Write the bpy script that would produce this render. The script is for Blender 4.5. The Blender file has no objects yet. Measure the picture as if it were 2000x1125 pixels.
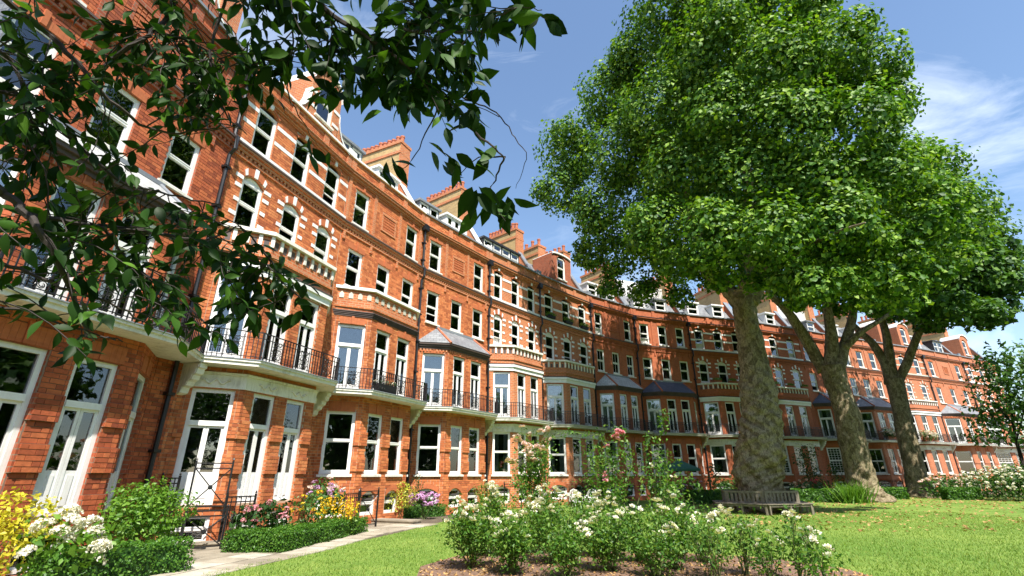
import bpy, math, random
import numpy as np
from mathutils import Matrix, Vector
R = random.Random(11)
NR = np.random.default_rng(5)
S = bpy.context.scene
COL = S.collection
pi = math.pi

# ------------------------------------------------------------------ camera
F, CX, CY, YH, EYE = 942.0, 1000.0, 562.5, 931.0, 1.6
PITCH = math.atan((YH-CY)/F); ROLL = math.radians(0.25)
_w = np.array([0, math.cos(PITCH), math.sin(PITCH)]); _u = np.array([0, -math.sin(PITCH), math.cos(PITCH)]); _r = np.array([1., 0, 0])
CR = math.cos(ROLL)*_r-math.sin(ROLL)*_u; CU = math.sin(ROLL)*_r+math.cos(ROLL)*_u; CW = _w
cam_d = bpy.data.cameras.new('camera'); cam = bpy.data.objects.new('camera', cam_d); COL.objects.link(cam)
cam_d.sensor_width = 36; cam_d.lens = F*36/2000; cam_d.clip_start = 0.1; cam_d.clip_end = 3000
cam.matrix_world = Matrix(((CR[0], CU[0], -CW[0], 0), (CR[1], CU[1], -CW[1], 0), (CR[2], CU[2], -CW[2], EYE), (0, 0, 0, 1)))
S.camera = cam

def ray(x, y): return CW+(x-CX)/F*CR+(CY-y)/F*CU
def G(x, y):                      # point of the level ground under a pixel of the photograph
    q = ray(x, y); k = -EYE/q[2]; return (q[0]*k, q[1]*k)
def D(x, y, d):                   # point at horizontal distance d
    q = ray(x, y); k = d/math.hypot(q[0], q[1]); return np.array([q[0]*k, q[1]*k, q[2]*k+EYE])
def A(x, y, d):                   # point at slant distance d
    q = ray(x, y); q = q/np.linalg.norm(q)*d; return np.array([q[0], q[1], q[2]+EYE])
def proj(p):
    p = np.asarray(p, float)-np.array([0, 0, EYE]); d = p@CW
    if d < .2: return (-1e6, -1e6, d)
    return (CX+F*(p@CR)/d, CY-F*(p@CU)/d, d)

# ------------------------------------------------------------------ light
SUN_EL = math.radians(55); SUN_TO = Vector((0.27, -0.963, 0)).normalized()      # horizontal direction towards the sun
wd = bpy.data.worlds.new('World'); S.world = wd; wd.use_nodes = True
nt = wd.node_tree; nt.nodes.clear()
def N(t, typ, **kw):
    n = t.nodes.new(typ)
    for k, v in kw.items(): setattr(n, k, v)
    return n
sky = N(nt, 'ShaderNodeTexSky', sky_type='NISHITA'); sky.sun_disc = False; sky.sun_elevation = SUN_EL
sky.sun_rotation = math.atan2(SUN_TO.x, SUN_TO.y); sky.air_density = 1.25; sky.dust_density = 0.7; sky.ozone_density = 3.2
tc = N(nt, 'ShaderNodeTexCoord'); mp = N(nt, 'ShaderNodeMapping'); mp.inputs['Scale'].default_value = (1.2, 2.6, 4.5); mp.inputs['Rotation'].default_value = (0.25, 0.35, 0.5)
no = N(nt, 'ShaderNodeTexNoise'); no.inputs['Scale'].default_value = 1.5; no.inputs['Detail'].default_value = 9; no.inputs['Roughness'].default_value = .62; no.inputs['Distortion'].default_value = .7
rp = N(nt, 'ShaderNodeValToRGB'); rp.color_ramp.elements[0].position = .53; rp.color_ramp.elements[1].position = .86
rp.color_ramp.elements[1].color = (.6, .6, .6, 1)
mx = N(nt, 'ShaderNodeMixRGB'); mx.inputs[2].default_value = (7.5, 8.0, 8.8, 1)
bg = N(nt, 'ShaderNodeBackground'); bg.inputs[1].default_value = 0.12; wo = N(nt, 'ShaderNodeOutputWorld')
for a, b in ((tc.outputs['Generated'], mp.inputs['Vector']), (mp.outputs[0], no.inputs['Vector']), (no.outputs['Fac'], rp.inputs[0]),
             (rp.outputs[0], mx.inputs[0]), (sky.outputs[0], mx.inputs[1]), (mx.outputs[0], bg.inputs[0]), (bg.outputs[0], wo.inputs[0])): nt.links.new(a, b)
sd = bpy.data.lights.new('sun', 'SUN'); sd.energy = 5.0; sd.angle = math.radians(.5); sd.color = (1, .95, .87)
so = bpy.data.objects.new('sun', sd); COL.objects.link(so)
so.rotation_euler = (-(SUN_TO*math.cos(SUN_EL)+Vector((0, 0, math.sin(SUN_EL))))).to_track_quat('-Z', 'Y').to_euler()
so.location = (10, -30, 60)
S.view_settings.view_transform = 'Standard'; S.view_settings.look = 'None'; S.view_settings.exposure = 0.95; S.view_settings.gamma = 1
S.view_settings.use_curve_mapping = False
S.cycles.max_bounces = 6; S.cycles.transparent_max_bounces = 8; S.cycles.caustics_reflective = False; S.cycles.caustics_refractive = False

# ------------------------------------------------------------------ materials
def mat(name):
    m = bpy.data.materials.new(name); m.use_nodes = True; t = m.node_tree
    return m, t, t.nodes['Principled BSDF'], t.nodes['Material Output']
def lk(t, a, b): t.links.new(a, b)
def ramp(t, fac, stops):
    r = N(t, 'ShaderNodeValToRGB'); e = r.color_ramp.elements
    while len(e) < len(stops): e.new(.5)
    for i, (p, c) in enumerate(stops): e[i].position = p; e[i].color = (*c, 1)
    lk(t, fac, r.inputs[0]); return r.outputs[0]
def noise(t, scale, detail=4, rough=.55, vec=None, dist=0):
    n = N(t, 'ShaderNodeTexNoise'); n.inputs['Scale'].default_value = scale; n.inputs['Detail'].default_value = detail
    n.inputs['Roughness'].default_value = rough; n.inputs['Distortion'].default_value = dist
    if vec is not None: lk(t, vec, n.inputs['Vector'])
    return n.outputs['Fac']
def mixc(t, fac, a, b, blend='MIX'):
    m = N(t, 'ShaderNodeMixRGB', blend_type=blend)
    for i, v in ((0, fac), (1, a), (2, b)):
        if isinstance(v, (int, float)): m.inputs[i].default_value = v
        elif isinstance(v, tuple): m.inputs[i].default_value = (*v, 1)
        else: lk(t, v, m.inputs[i])
    return m.outputs[0]
def bump(t, h, b, strength=.3, dist=.02):
    n = N(t, 'ShaderNodeBump'); n.inputs['Strength'].default_value = strength; n.inputs['Distance'].default_value = dist
    lk(t, h, n.inputs['Height']); lk(t, n.outputs[0], b.inputs['Normal'])
def objc(t): return N(t, 'ShaderNodeTexCoord').outputs['Object']
def simple(name, col, rough=.6, var=.15, scale=3, metal=0, bstr=0.0, bscale=30):
    m, t, b, o = mat(name)
    v = objc(t); f = noise(t, scale, 5, .6, v)
    c = ramp(t, f, [(.3, tuple(x*(1-var) for x in col)), (.7, tuple(min(1, x*(1+var)) for x in col))])
    lk(t, c, b.inputs['Base Color']); b.inputs['Roughness'].default_value = rough; b.inputs['Metallic'].default_value = metal
    if bstr: bump(t, noise(t, bscale, 4, .6, v), b, bstr, .01)
    return m
def brick_mat(name, c1, c2, mortar, soil=.35, msize=.012):
    m, t, b, o = mat(name)
    uv = N(t, 'ShaderNodeUVMap'); bt = N(t, 'ShaderNodeTexBrick')
    bt.inputs['Scale'].default_value = 1; bt.inputs['Brick Width'].default_value = .235; bt.inputs['Row Height'].default_value = .1
    bt.inputs['Mortar Size'].default_value = msize; bt.inputs['Mortar Smooth'].default_value = .2; bt.inputs['Bias'].default_value = -.1
    bt.inputs['Color1'].default_value = (*c1, 1); bt.inputs['Color2'].default_value = (*c2, 1); bt.inputs['Mortar'].default_value = (*mortar, 1)
    lk(t, uv.outputs[0], bt.inputs['Vector'])
    v = N(t, 'ShaderNodeNewGeometry').outputs['Position']; n2 = noise(t, 9, 5, .6, v); mp_ = N(t, 'ShaderNodeMapping'); mp_.inputs['Scale'].default_value = (2.6, 2.6, .35); lk(t, v, mp_.inputs[0])
    n1 = mixc(t, .5, noise(t, .5, 6, .65, v), noise(t, 1.0, 6, .7, mp_.outputs[0]))
    c = mixc(t, soil, bt.outputs['Color'], ramp(t, n1, [(.34, (.42, .38, .36)), (.52, (1, 1, 1)), (.66, (1.18, 1.15, 1.1))]), 'MULTIPLY')
    c = mixc(t, .45, c, ramp(t, n2, [(.25, (.6, .58, .56)), (.75, (1.25, 1.2, 1.15))]), 'MULTIPLY')
    lk(t, c, b.inputs['Base Color']); b.inputs['Roughness'].default_value = .85
    bump(t, mixc(t, .35, bt.outputs['Fac'], n2), b, -.6, .012)
    return m
M = {}
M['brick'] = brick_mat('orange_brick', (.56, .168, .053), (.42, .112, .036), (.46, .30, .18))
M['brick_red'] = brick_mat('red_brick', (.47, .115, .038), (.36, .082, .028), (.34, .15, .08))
M['brick_pale'] = brick_mat('fading_light_brick', (.52, .165, .072), (.41, .122, .052), (.42, .22, .13))  # paler brick for the far houses: fading light put into the colour
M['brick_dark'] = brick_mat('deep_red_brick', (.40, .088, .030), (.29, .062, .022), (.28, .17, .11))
M['brick_yellow'] = brick_mat('yellow_stock_brick', (.50, .34, .13), (.38, .25, .09), (.42, .32, .2), .45)
M['brick_gauged'] = brick_mat('rubbed_brick', (.48, .14, .048), (.42, .115, .04), (.46, .14, .06), .25, .004)
def brick_piece(name, a, b_, c_):
    m, t, b, o = mat(name)
    g = N(t, 'ShaderNodeNewGeometry'); oi = N(t, 'ShaderNodeObjectInfo')
    ad = N(t, 'ShaderNodeMath', operation='ADD'); lk(t, g.outputs['Random Per Island'], ad.inputs[0]); lk(t, oi.outputs['Random'], ad.inputs[1])
    fr = N(t, 'ShaderNodeMath', operation='FRACT'); lk(t, ad.outputs[0], fr.inputs[0])
    c = ramp(t, fr.outputs[0], [(0, a), (.6, b_), (1, c_)])
    v = N(t, 'ShaderNodeNewGeometry').outputs['Position']; n = noise(t, 14, 5, .65, v)
    c = mixc(t, .6, c, ramp(t, n, [(.25, (.6, .58, .56)), (.7, (1.2, 1.2, 1.2))]), 'MULTIPLY')
    mp_ = N(t, 'ShaderNodeMapping'); mp_.inputs['Scale'].default_value = (2.6, 2.6, .35); lk(t, v, mp_.inputs[0])
    c = mixc(t, .45, c, ramp(t, mixc(t, .5, noise(t, .5, 5, .6, v), noise(t, 1, 6, .7, mp_.outputs[0])), [(.34, (.42, .38, .36)), (.52, (1, 1, 1)), (.66, (1.18, 1.15, 1.1))]), 'MULTIPLY')
    lk(t, c, b.inputs['Base Color']); b.inputs['Roughness'].default_value = .85; bump(t, n, b, .5, .01)
    return m
M['bp'] = brick_piece('laid_orange_brick', (.34, .086, .027), (.56, .165, .051), (.63, .225, .078))
M['bp_dark'] = brick_piece('laid_red_brick', (.26, .056, .020), (.46, .106, .035), (.54, .15, .05))
M['mortar'] = simple('lime_mortar', (.47, .33, .22), .9, .25, 4)
M['mortar_dark'] = simple('dark_mortar', (.23, .15, .105), .9, .25, 4)
def painted(name, col, dirt, amt, rough):
    m, t, b, o = mat(name); v = N(t, 'ShaderNodeNewGeometry').outputs['Position']; mp_ = N(t, 'ShaderNodeMapping'); mp_.inputs['Scale'].default_value = (6, 6, .8); lk(t, v, mp_.inputs[0])
    f = mixc(t, .5, noise(t, 1.6, 6, .7, mp_.outputs[0]), noise(t, 2.3, 6, .65, v))
    c = mixc(t, amt, col, ramp(t, f, [(.36, dirt), (.52, (1, 1, 1))]), 'MULTIPLY'); lk(t, c, b.inputs['Base Color']); b.inputs['Roughness'].default_value = rough; bump(t, noise(t, 30, 4, .6, v), b, .08, .01); return m
M['white'] = painted('white_paint', (.81, .80, .77), (.62, .58, .50), .35, .45)
M['stone'] = painted('painted_stone', (.76, .73, .65), (.45, .41, .34), .6, .6)
M['cream'] = simple('cream_stone', (.50, .47, .38), .7, .2, 1.0, bstr=.2)
M['iron'] = simple('black_iron', (.012, .012, .013), .4, .3, 6)
M['lead'] = simple('lead_sheet', (.20, .215, .235), .5, .2, 2)
M['darklead'] = simple('dark_moulding', (.085, .058, .05), .7, .3, 2)
M['pot'] = simple('terracotta', (.42, .13, .06), .75, .25, 3)
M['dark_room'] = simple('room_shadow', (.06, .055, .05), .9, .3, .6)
M['black_tile'] = simple('black_cladding', (.02, .021, .024), .5, .3, 3)
M['wood'] = simple('weathered_teak', (.17, .145, .105), .75, .3, 9, bstr=.3, bscale=60)
M['green_cloth'] = simple('green_canvas', (.02, .10, .06), .8, .2, 4)
M['tile_pot'] = simple('clay_planter', (.35, .10, .045), .8, .2, 5)
M['soil'] = simple('bark_mulch_soil', (.17, .10, .065), .95, .55, 22, bstr=.9, bscale=40)
M['curtain'] = simple('net_curtain', (.72, .70, .65), .8, .08, 5)
M['drape'] = simple('beige_drape', (.45, .36, .26), .85, .15, 5)
def slate_mat(name, a, b_):
    m, t, b, o = mat(name); uv = N(t, 'ShaderNodeUVMap'); bt = N(t, 'ShaderNodeTexBrick')
    bt.inputs['Scale'].default_value = 1; bt.inputs['Brick Width'].default_value = .28; bt.inputs['Row Height'].default_value = .2
    bt.inputs['Mortar Size'].default_value = .006; bt.inputs['Color1'].default_value = (*a, 1); bt.inputs['Color2'].default_value = (*b_, 1); bt.inputs['Mortar'].default_value = (.03, .03, .035, 1)
    lk(t, uv.outputs[0], bt.inputs['Vector'])
    c = mixc(t, .5, bt.outputs['Color'], ramp(t, noise(t, 2, 5, .6, objc(t)), [(.3, (.6, .6, .6)), (.7, (1.2, 1.2, 1.15))]), 'MULTIPLY')
    lk(t, c, b.inputs['Base Color']); b.inputs['Roughness'].default_value = .55; bump(t, bt.outputs['Fac'], b, -.5, .01); return m
M['slate'] = slate_mat('grey_slate', (.24, .25, .26), (.16, .165, .18))
M['slate_blue'] = slate_mat('blue_slate', (.075, .085, .125), (.05, .055, .085))
M['slate_pale'] = slate_mat('pale_lead_slate', (.50, .50, .48), (.40, .40, .39))
def glass_mat():
    m, t, b, o = mat('window_glass'); t.nodes.remove(b)
    tr = N(t, 'ShaderNodeBsdfTransparent'); tr.inputs[0].default_value = (.72, .76, .76, 1)
    gl = N(t, 'ShaderNodeBsdfGlossy'); gl.inputs['Roughness'].default_value = .015; gl.inputs[0].default_value = (.95, .97, 1, 1)
    fr = N(t, 'ShaderNodeFresnel'); fr.inputs[0].default_value = 2.15
    v = objc(t); bp = N(t, 'ShaderNodeBump'); bp.inputs['Strength'].default_value = .06; bp.inputs['Distance'].default_value = .02
    lk(t, noise(t, 2.5, 2, .5, v), bp.inputs['Height']); lk(t, bp.outputs[0], gl.inputs['Normal'])
    ms = N(t, 'ShaderNodeMixShader'); lk(t, fr.outputs[0], ms.inputs[0]); lk(t, tr.outputs[0], ms.inputs[1]); lk(t, gl.outputs[0], ms.inputs[2]); lk(t, ms.outputs[0], o.inputs[0])
    return m
M['glass'] = glass_mat()
def leaf_mat(name, stops, trans=.35, rough=.45, tcol=1.5, spec=.35):
    m, t, b, o = mat(name)
    g = N(t, 'ShaderNodeNewGeometry'); oi = N(t, 'ShaderNodeObjectInfo')
    ad = N(t, 'ShaderNodeMath', operation='ADD'); lk(t, g.outputs['Random Per Island'], ad.inputs[0]); lk(t, oi.outputs['Random'], ad.inputs[1])
    fr = N(t, 'ShaderNodeMath', operation='FRACT'); lk(t, ad.outputs[0], fr.inputs[0])
    c = ramp(t, fr.outputs[0], stops)
    lk(t, c, b.inputs['Base Color']); b.inputs['Roughness'].default_value = rough; b.inputs['Specular IOR Level'].default_value = spec
    tl = N(t, 'ShaderNodeBsdfTranslucent'); lk(t, mixc(t, 1, c, (tcol, tcol*1.05, tcol*.35), 'MULTIPLY'), tl.inputs[0])
    ms = N(t, 'ShaderNodeMixShader'); ms.inputs[0].default_value = trans
    lk(t, b.outputs[0], ms.inputs[1]); lk(t, tl.outputs[0], ms.inputs[2]); lk(t, ms.outputs[0], o.inputs[0]); return m
M['plane'] = leaf_mat('plane_leaf', [(0, (.030, .085, .012)), (.5, (.078, .19, .014)), (1, (.24, .37, .03))], .27, .55)
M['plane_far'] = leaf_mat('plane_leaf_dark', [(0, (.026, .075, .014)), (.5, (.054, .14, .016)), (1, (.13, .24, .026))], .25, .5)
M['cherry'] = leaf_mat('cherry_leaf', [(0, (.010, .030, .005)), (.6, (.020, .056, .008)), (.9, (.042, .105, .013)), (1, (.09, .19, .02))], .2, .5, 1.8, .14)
M['box'] = leaf_mat('box_leaf', [(0, (.035, .105, .012)), (.6, (.07, .18, .018)), (1, (.13, .26, .03))], .3)
M['bright'] = leaf_mat('bright_leaf', [(0, (.06, .15, .015)), (.6, (.115, .245, .022)), (1, (.19, .33, .04))], .35)
M['mid'] = leaf_mat('mid_leaf', [(0, (.03, .085, .015)), (.6, (.055, .14, .022)), (1, (.11, .21, .04))], .3)
M['rose_leaf'] = leaf_mat('rose_leaf', [(0, (.04, .11, .014)), (.6, (.085, .20, .024)), (1, (.20, .30, .05))], .35)
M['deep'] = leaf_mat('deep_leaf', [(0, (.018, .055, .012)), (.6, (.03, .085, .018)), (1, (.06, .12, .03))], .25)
M['yellow'] = leaf_mat('golden_leaf', [(0, (.34, .34, .03)), (.6, (.58, .50, .035)), (1, (.70, .62, .06))], .3)
M['lime'] = leaf_mat('lime_leaf', [(0, (.22, .28, .03)), (.6, (.42, .44, .05)), (1, (.58, .55, .07))], .3)
M['gold'] = leaf_mat('yellow_petal', [(0, (.62, .36, .01)), (.6, (.75, .50, .02)), (1, (.80, .62, .05))], .3)
M['russet'] = leaf_mat('russet_leaf', [(0, (.25, .10, .05)), (.5, (.16, .20, .04)), (1, (.25, .30, .06))], .3)
M['dry'] = leaf_mat('dry_leaf', [(0, (.26, .14, .05)), (.6, (.38, .22, .08)), (1, (.50, .33, .14))], .1, .8)
M['petal_white'] = leaf_mat('white_petal', [(0, (.72, .66, .50)), (.5, (.80, .77, .66)), (1, (.82, .81, .76))], .25, .6, 1.0)
M['petal_pale'] = leaf_mat('pale_pink_petal', [(0, (.72, .46, .40)), (.5, (.78, .58, .52)), (1, (.80, .70, .64))], .25, .6, 1.0)
M['petal_pink'] = leaf_mat('pink_petal', [(0, (.62, .16, .22)), (.5, (.70, .28, .34)), (1, (.78, .45, .47))], .25, .6, 1.0)
M['petal_mauve'] = leaf_mat('mauve_petal', [(0, (.46, .20, .48)), (.5, (.60, .32, .60)), (1, (.72, .50, .70))], .25, .6, 1.0)
M['petal_red'] = leaf_mat('red_petal', [(0, (.45, .02, .06)), (1, (.6, .06, .12))], .2, .6, 1.0)
M['stem'] = simple('green_stem', (.10, .12, .04), .7, .4, 5)
M['twig'] = simple('dark_bark', (.040, .030, .026), .85, .4, 12, bstr=.4)
def bark_mat():
    m, t, b, o = mat('plane_bark'); v = objc(t)
    mpn = N(t, 'ShaderNodeMapping'); mpn.inputs['Scale'].default_value = (1, 1, .55); lk(t, v, mpn.inputs[0])
    vo = N(t, 'ShaderNodeTexVoronoi'); vo.inputs['Scale'].default_value = 8; vo.inputs['Detail'].default_value = 2
    wv = N(t, 'ShaderNodeMixRGB'); wv.inputs[0].default_value = .25; nn = N(t, 'ShaderNodeTexNoise'); nn.inputs['Scale'].default_value = 3; nn.inputs['Detail'].default_value = 5
    lk(t, mpn.outputs[0], nn.inputs['Vector']); lk(t, mpn.outputs[0], wv.inputs[1]); lk(t, nn.outputs['Color'], wv.inputs[2]); lk(t, wv.outputs[0], vo.inputs['Vector'])
    f = N(t, 'ShaderNodeSeparateColor'); lk(t, vo.outputs['Color'], f.inputs[0])
    c = ramp(t, f.outputs[0], [(0, (.075, .055, .030)), (.4, (.135, .10, .052)), (.75, (.185, .145, .078)), (1, (.29, .235, .145))])
    n2 = noise(t, 16, 6, .7, mpn.outputs[0])
    c = mixc(t, .75, c, ramp(t, n2, [(.36, (.22, .2, .18)), (.5, (.9, .9, .88)), (.65, (1.2, 1.2, 1.15))]), 'MULTIPLY')
    lk(t, c, b.inputs['Base Color']); b.inputs['Roughness'].default_value = .85; bump(t, mixc(t, .5, n2, noise(t, 4, 5, .65, mpn.outputs[0])), b, .9, .08); return m
M['bark'] = bark_mat()
def lawn_mat():
    m, t, b, o = mat('mown_grass'); v = objc(t)
    a = noise(t, .28, 5, .6, v); c1 = noise(t, 26, 6, .75, v); n3 = noise(t, 1.7, 5, .65, v)
    c = ramp(t, a, [(.35, (.125, .225, .036)), (.65, (.215, .305, .062))])
    c = mixc(t, .55, c, ramp(t, n3, [(.32, (.62, .72, .55)), (.5, (1, 1, 1)), (.72, (1.35, 1.2, 1.1))]), 'MULTIPLY')
    c = mixc(t, .8, c, ramp(t, c1, [(.3, (.45, .5, .4)), (.65, (1.25, 1.2, 1.2))]), 'MULTIPLY')
    lk(t, c, b.inputs['Base Color']); b.inputs['Roughness'].default_value = .8; b.inputs['Specular IOR Level'].default_value = .2; bump(t, c1, b, .9, .03); return m
M['lawn'] = lawn_mat()
M['blade'] = leaf_mat('grass_blade', [(0, (.11, .205, .026)), (.6, (.185, .295, .042)), (1, (.33, .38, .10))], .3, .6)
def paving_mat():
    m, t, b, o = mat('york_stone'); v = N(t, 'ShaderNodeNewGeometry').outputs['Position']; oi = N(t, 'ShaderNodeObjectInfo')
    c = ramp(t, oi.outputs['Random'], [(0, (.27, .23, .17)), (.5, (.38, .33, .25)), (1, (.46, .42, .34))])
    c = mixc(t, .7, c, ramp(t, noise(t, 2.2, 6, .7, v), [(.32, (.5, .48, .44)), (.6, (1.1, 1.1, 1.1))]), 'MULTIPLY'); lk(t, c, b.inputs['Base Color']); b.inputs['Roughness'].default_value = .9; bump(t, noise(t, 25, 5, .7, v), b, .5, .015); return m
M['paving'] = paving_mat()
M['ground'] = simple('garden_earth', (.10, .075, .05), .95, .4, 3, bstr=.5)

# ------------------------------------------------------------------ mesh helpers
class MB:
    def __init__(s): s.v = []; s.f = []; s.m = []; s.uv = {}
    def face(s, pts, m=0):
        i = len(s.v); s.v += [tuple(map(float, p)) for p in pts]; s.f.append(tuple(range(i, i+len(pts)))); s.m.append(m)
    def box(s, x0, x1, y0, y1, z0, z1, m=0, T=None, bottom=True):
        p = [(x0, y0, z0), (x1, y0, z0), (x1, y1, z0), (x0, y1, z0), (x0, y0, z1), (x1, y0, z1), (x1, y1, z1), (x0, y1, z1)]
        if T: p = [T(*q) for q in p]
        i = len(s.v); s.v += p
        for q in ((0, 1, 5, 4), (1, 2, 6, 5), (2, 3, 7, 6), (3, 0, 4, 7), (4, 5, 6, 7), (3, 2, 1, 0)): s.f.append(tuple(i+k for k in q)); s.m.append(m)
    def prism(s, poly, z0, z1, m=0, T=None):        # poly counter-clockwise seen from above
        n = len(poly); a = [(x, y, z0) for x, y in poly]; b = [(x, y, z1) for x, y in poly]
        if T: a = [T(*q) for q in a]; b = [T(*q) for q in b]
        i = len(s.v); s.v += a+b
        s.f.append(tuple(range(i+n, i+2*n))); s.f.append(tuple(reversed(range(i, i+n)))); s.m += [m, m]
        for k in range(n): s.f.append((i+k, i+(k+1) % n, i+n+(k+1) % n, i+n+k)); s.m.append(m)
    def extr(s, prof, x0, x1, m=0, T=None):         # profile in (y,z), extruded along x
        n = len(prof); a = [(x0, y, z) for y, z in prof]; b = [(x1, y, z) for y, z in prof]
        if T: a = [T(*q) for q in a]; b = [T(*q) for q in b]
        i = len(s.v); s.v += a+b
        s.f.append(tuple(range(i, i+n))); s.f.append(tuple(reversed(range(i+n, i+2*n)))); s.m += [m, m]
        for k in range(n): s.f.append((i+(k+1) % n, i+k, i+n+k, i+n+(k+1) % n)); s.m.append(m)
    def tube(s, pts, rad, n=6, m=0, cap=True, jit=None):
        pts = [Vector(p) for p in pts]; k = len(pts)
        if not hasattr(rad, '__len__'): rad = [rad]*k
        i0 = len(s.v); ref = Vector((.31, .17, .93))
        for j, p in enumerate(pts):
            d = (pts[min(j+1, k-1)]-pts[max(j-1, 0)])
            if d.length < 1e-9: d = Vector((0, 0, 1))
            d.normalize()
            a = d.cross(ref)
            if a.length < .15: a = d.cross(Vector((1, 0, 0)))
            a.normalize(); b = d.cross(a)
            for q in range(n):
                t = 2*pi*q/n; r = rad[j]*(jit(j, q) if jit else 1)
                s.v.append(tuple(p+a*(r*math.cos(t))+b*(r*math.sin(t))))
        for j in range(k-1):
            for q in range(n):
                s.f.append((i0+j*n+q, i0+j*n+(q+1) % n, i0+(j+1)*n+(q+1) % n, i0+(j+1)*n+q)); s.m.append(m)
        if cap:
            s.f.append(tuple(i0+q for q in reversed(range(n)))); s.f.append(tuple(i0+(k-1)*n+q for q in range(n))); s.m += [m, m]
    def lathe(s, prof, n=10, m=0, c=(0, 0)):
        i0 = len(s.v)
        for r, z in prof:
            for q in range(n): s.v.append((c[0]+r*math.cos(2*pi*q/n), c[1]+r*math.sin(2*pi*q/n), z))
        for j in range(len(prof)-1):
            for q in range(n): s.f.append((i0+j*n+q, i0+j*n+(q+1) % n, i0+(j+1)*n+(q+1) % n, i0+(j+1)*n+q)); s.m.append(m)
        s.f.append(tuple(i0+q for q in reversed(range(n)))); s.f.append(tuple(i0+(len(prof)-1)*n+q for q in range(n))); s.m += [m, m]
    def mesh(s, name, mats, smooth=False, uv=True):
        me = bpy.data.meshes.new(name); me.from_pydata(s.v, [], s.f)
        for x in (mats if isinstance(mats, (list, tuple)) else [mats]): me.materials.append(M[x] if isinstance(x, str) else x)
        me.polygons.foreach_set('material_index', s.m)
        if smooth: me.polygons.foreach_set('use_smooth', [True]*len(s.f))
        if uv:
            L = me.uv_layers.new(name='UVMap'); out = []
            for f in s.f:
                p = [s.v[k] for k in f]
                a, b, c = Vector(p[0]), Vector(p[1]), Vector(p[2]); nn = (b-a).cross(c-a)
                if nn.length < 1e-12: nn = Vector((0, 0, 1))
                nn.normalize()
                if abs(nn.z) > .8: out += [w for q in p for w in (q[0], q[1])]
                else:
                    h = math.hypot(nn.x, nn.y); tx, ty = -nn.y/h, nn.x/h
                    sc = 1/max(.3, h)
                    out += [w for q in p for w in (q[0]*tx+q[1]*ty, q[2]*(sc if h < .95 else 1))]
            L.data.foreach_set('uv', out)
        me.update(); return me
    def build(s, name, mats, parent=None, loc=(0, 0, 0), rz=0, smooth=False, uv=True):
        return put(name, s.mesh(name, mats, smooth, uv), parent, loc, rz)
def put(name, me, parent=None, loc=(0, 0, 0), rz=0, sc=None):
    o = bpy.data.objects.new(name, me); COL.objects.link(o); o.location = loc; o.rotation_euler = (0, 0, rz)
    if sc: o.scale = sc
    if parent: o.parent = parent
    return o
def tag(o, label=None, cat=None, group=None, kind=None):
    if label: o['label'] = label
    if cat: o['category'] = cat
    if group: o['group'] = group
    if kind: o['kind'] = kind
    return o
def thing(name, label, cat, loc=(0, 0, 0), rz=0, group=None):
    o = bpy.data.objects.new(name, None); COL.objects.link(o); o.location = loc; o.rotation_euler = (0, 0, rz); o.empty_display_size = .3
    return tag(o, label, cat, group)

def unit(a): return a/np.maximum(np.linalg.norm(a, axis=-1, keepdims=True), 1e-9)
LEAF_LOBED = (np.array([(0, 0, 0), (.52, .30, .06), (.22, .45, 0), (0, 1, -.12), (-.22, .45, 0), (-.52, .30, .06)], float)-np.array([0, .4, 0]), [(0, 1, 2), (0, 2, 3), (0, 3, 4), (0, 4, 5)])
LEAF_OVAL = (np.array([(0, 0, 0), (.26, .4, .06), (0, 1, -.08), (-.26, .4, .06), (0, .45, 0)], float)-np.array([0, .4, 0]), [(0, 1, 4), (1, 2, 4), (0, 4, 3), (4, 2, 3)])
LEAF_QUAD = (np.array([(0, -.5, 0), (.33, 0, .07), (0, .5, 0), (-.33, 0, .07)], float), [(0, 1, 2), (0, 2, 3)])
LEAF_PLANE = (np.array([(0, -.5, 0), (.42, .02, .10), (0, .55, -.05), (-.42, .02, .10)], float), [(0, 1, 2), (0, 2, 3)])
BLADE = (np.array([(-.05, 0, 0), (.05, 0, 0), (0, 1, .1)], float), [(0, 1, 2)])
def leafmesh(name, C, Nn, size, tmpl, matl, axis=None):
    """one mesh of leaves at points C with normals Nn"""
    C = np.asarray(C, float); n = len(C); tv, tf = tmpl; k = len(tv)
    Nn = unit(np.asarray(Nn, float)); a = NR.normal(size=(n, 3)) if axis is None else np.asarray(axis, float)
    y = unit(a-(a*Nn).sum(1, keepdims=True)*Nn); x = np.cross(y, Nn)
    sz = (np.asarray(size)*np.ones(n))[:, None, None]
    V = C[:, None, :]+sz*(tv[None, :, 0:1]*x[:, None, :]+tv[None, :, 1:2]*y[:, None, :]+tv[None, :, 2:3]*Nn[:, None, :])
    tfa = np.array(tf); Fi = (np.arange(n)[:, None, None]*k+tfa[None]).reshape(-1)
    me = bpy.data.meshes.new(name); me.vertices.add(n*k); me.vertices.foreach_set('co', V.reshape(-1))
    nf = n*len(tf); me.loops.add(nf*3); me.loops.foreach_set('vertex_index', Fi.astype(np.int32))
    me.polygons.add(nf); me.polygons.foreach_set('loop_start', np.arange(0, nf*3, 3, dtype=np.int32)); me.polygons.foreach_set('loop_total', np.full(nf, 3, np.int32))
    me.materials.append(M[matl]); me.update(calc_edges=True); return me
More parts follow.
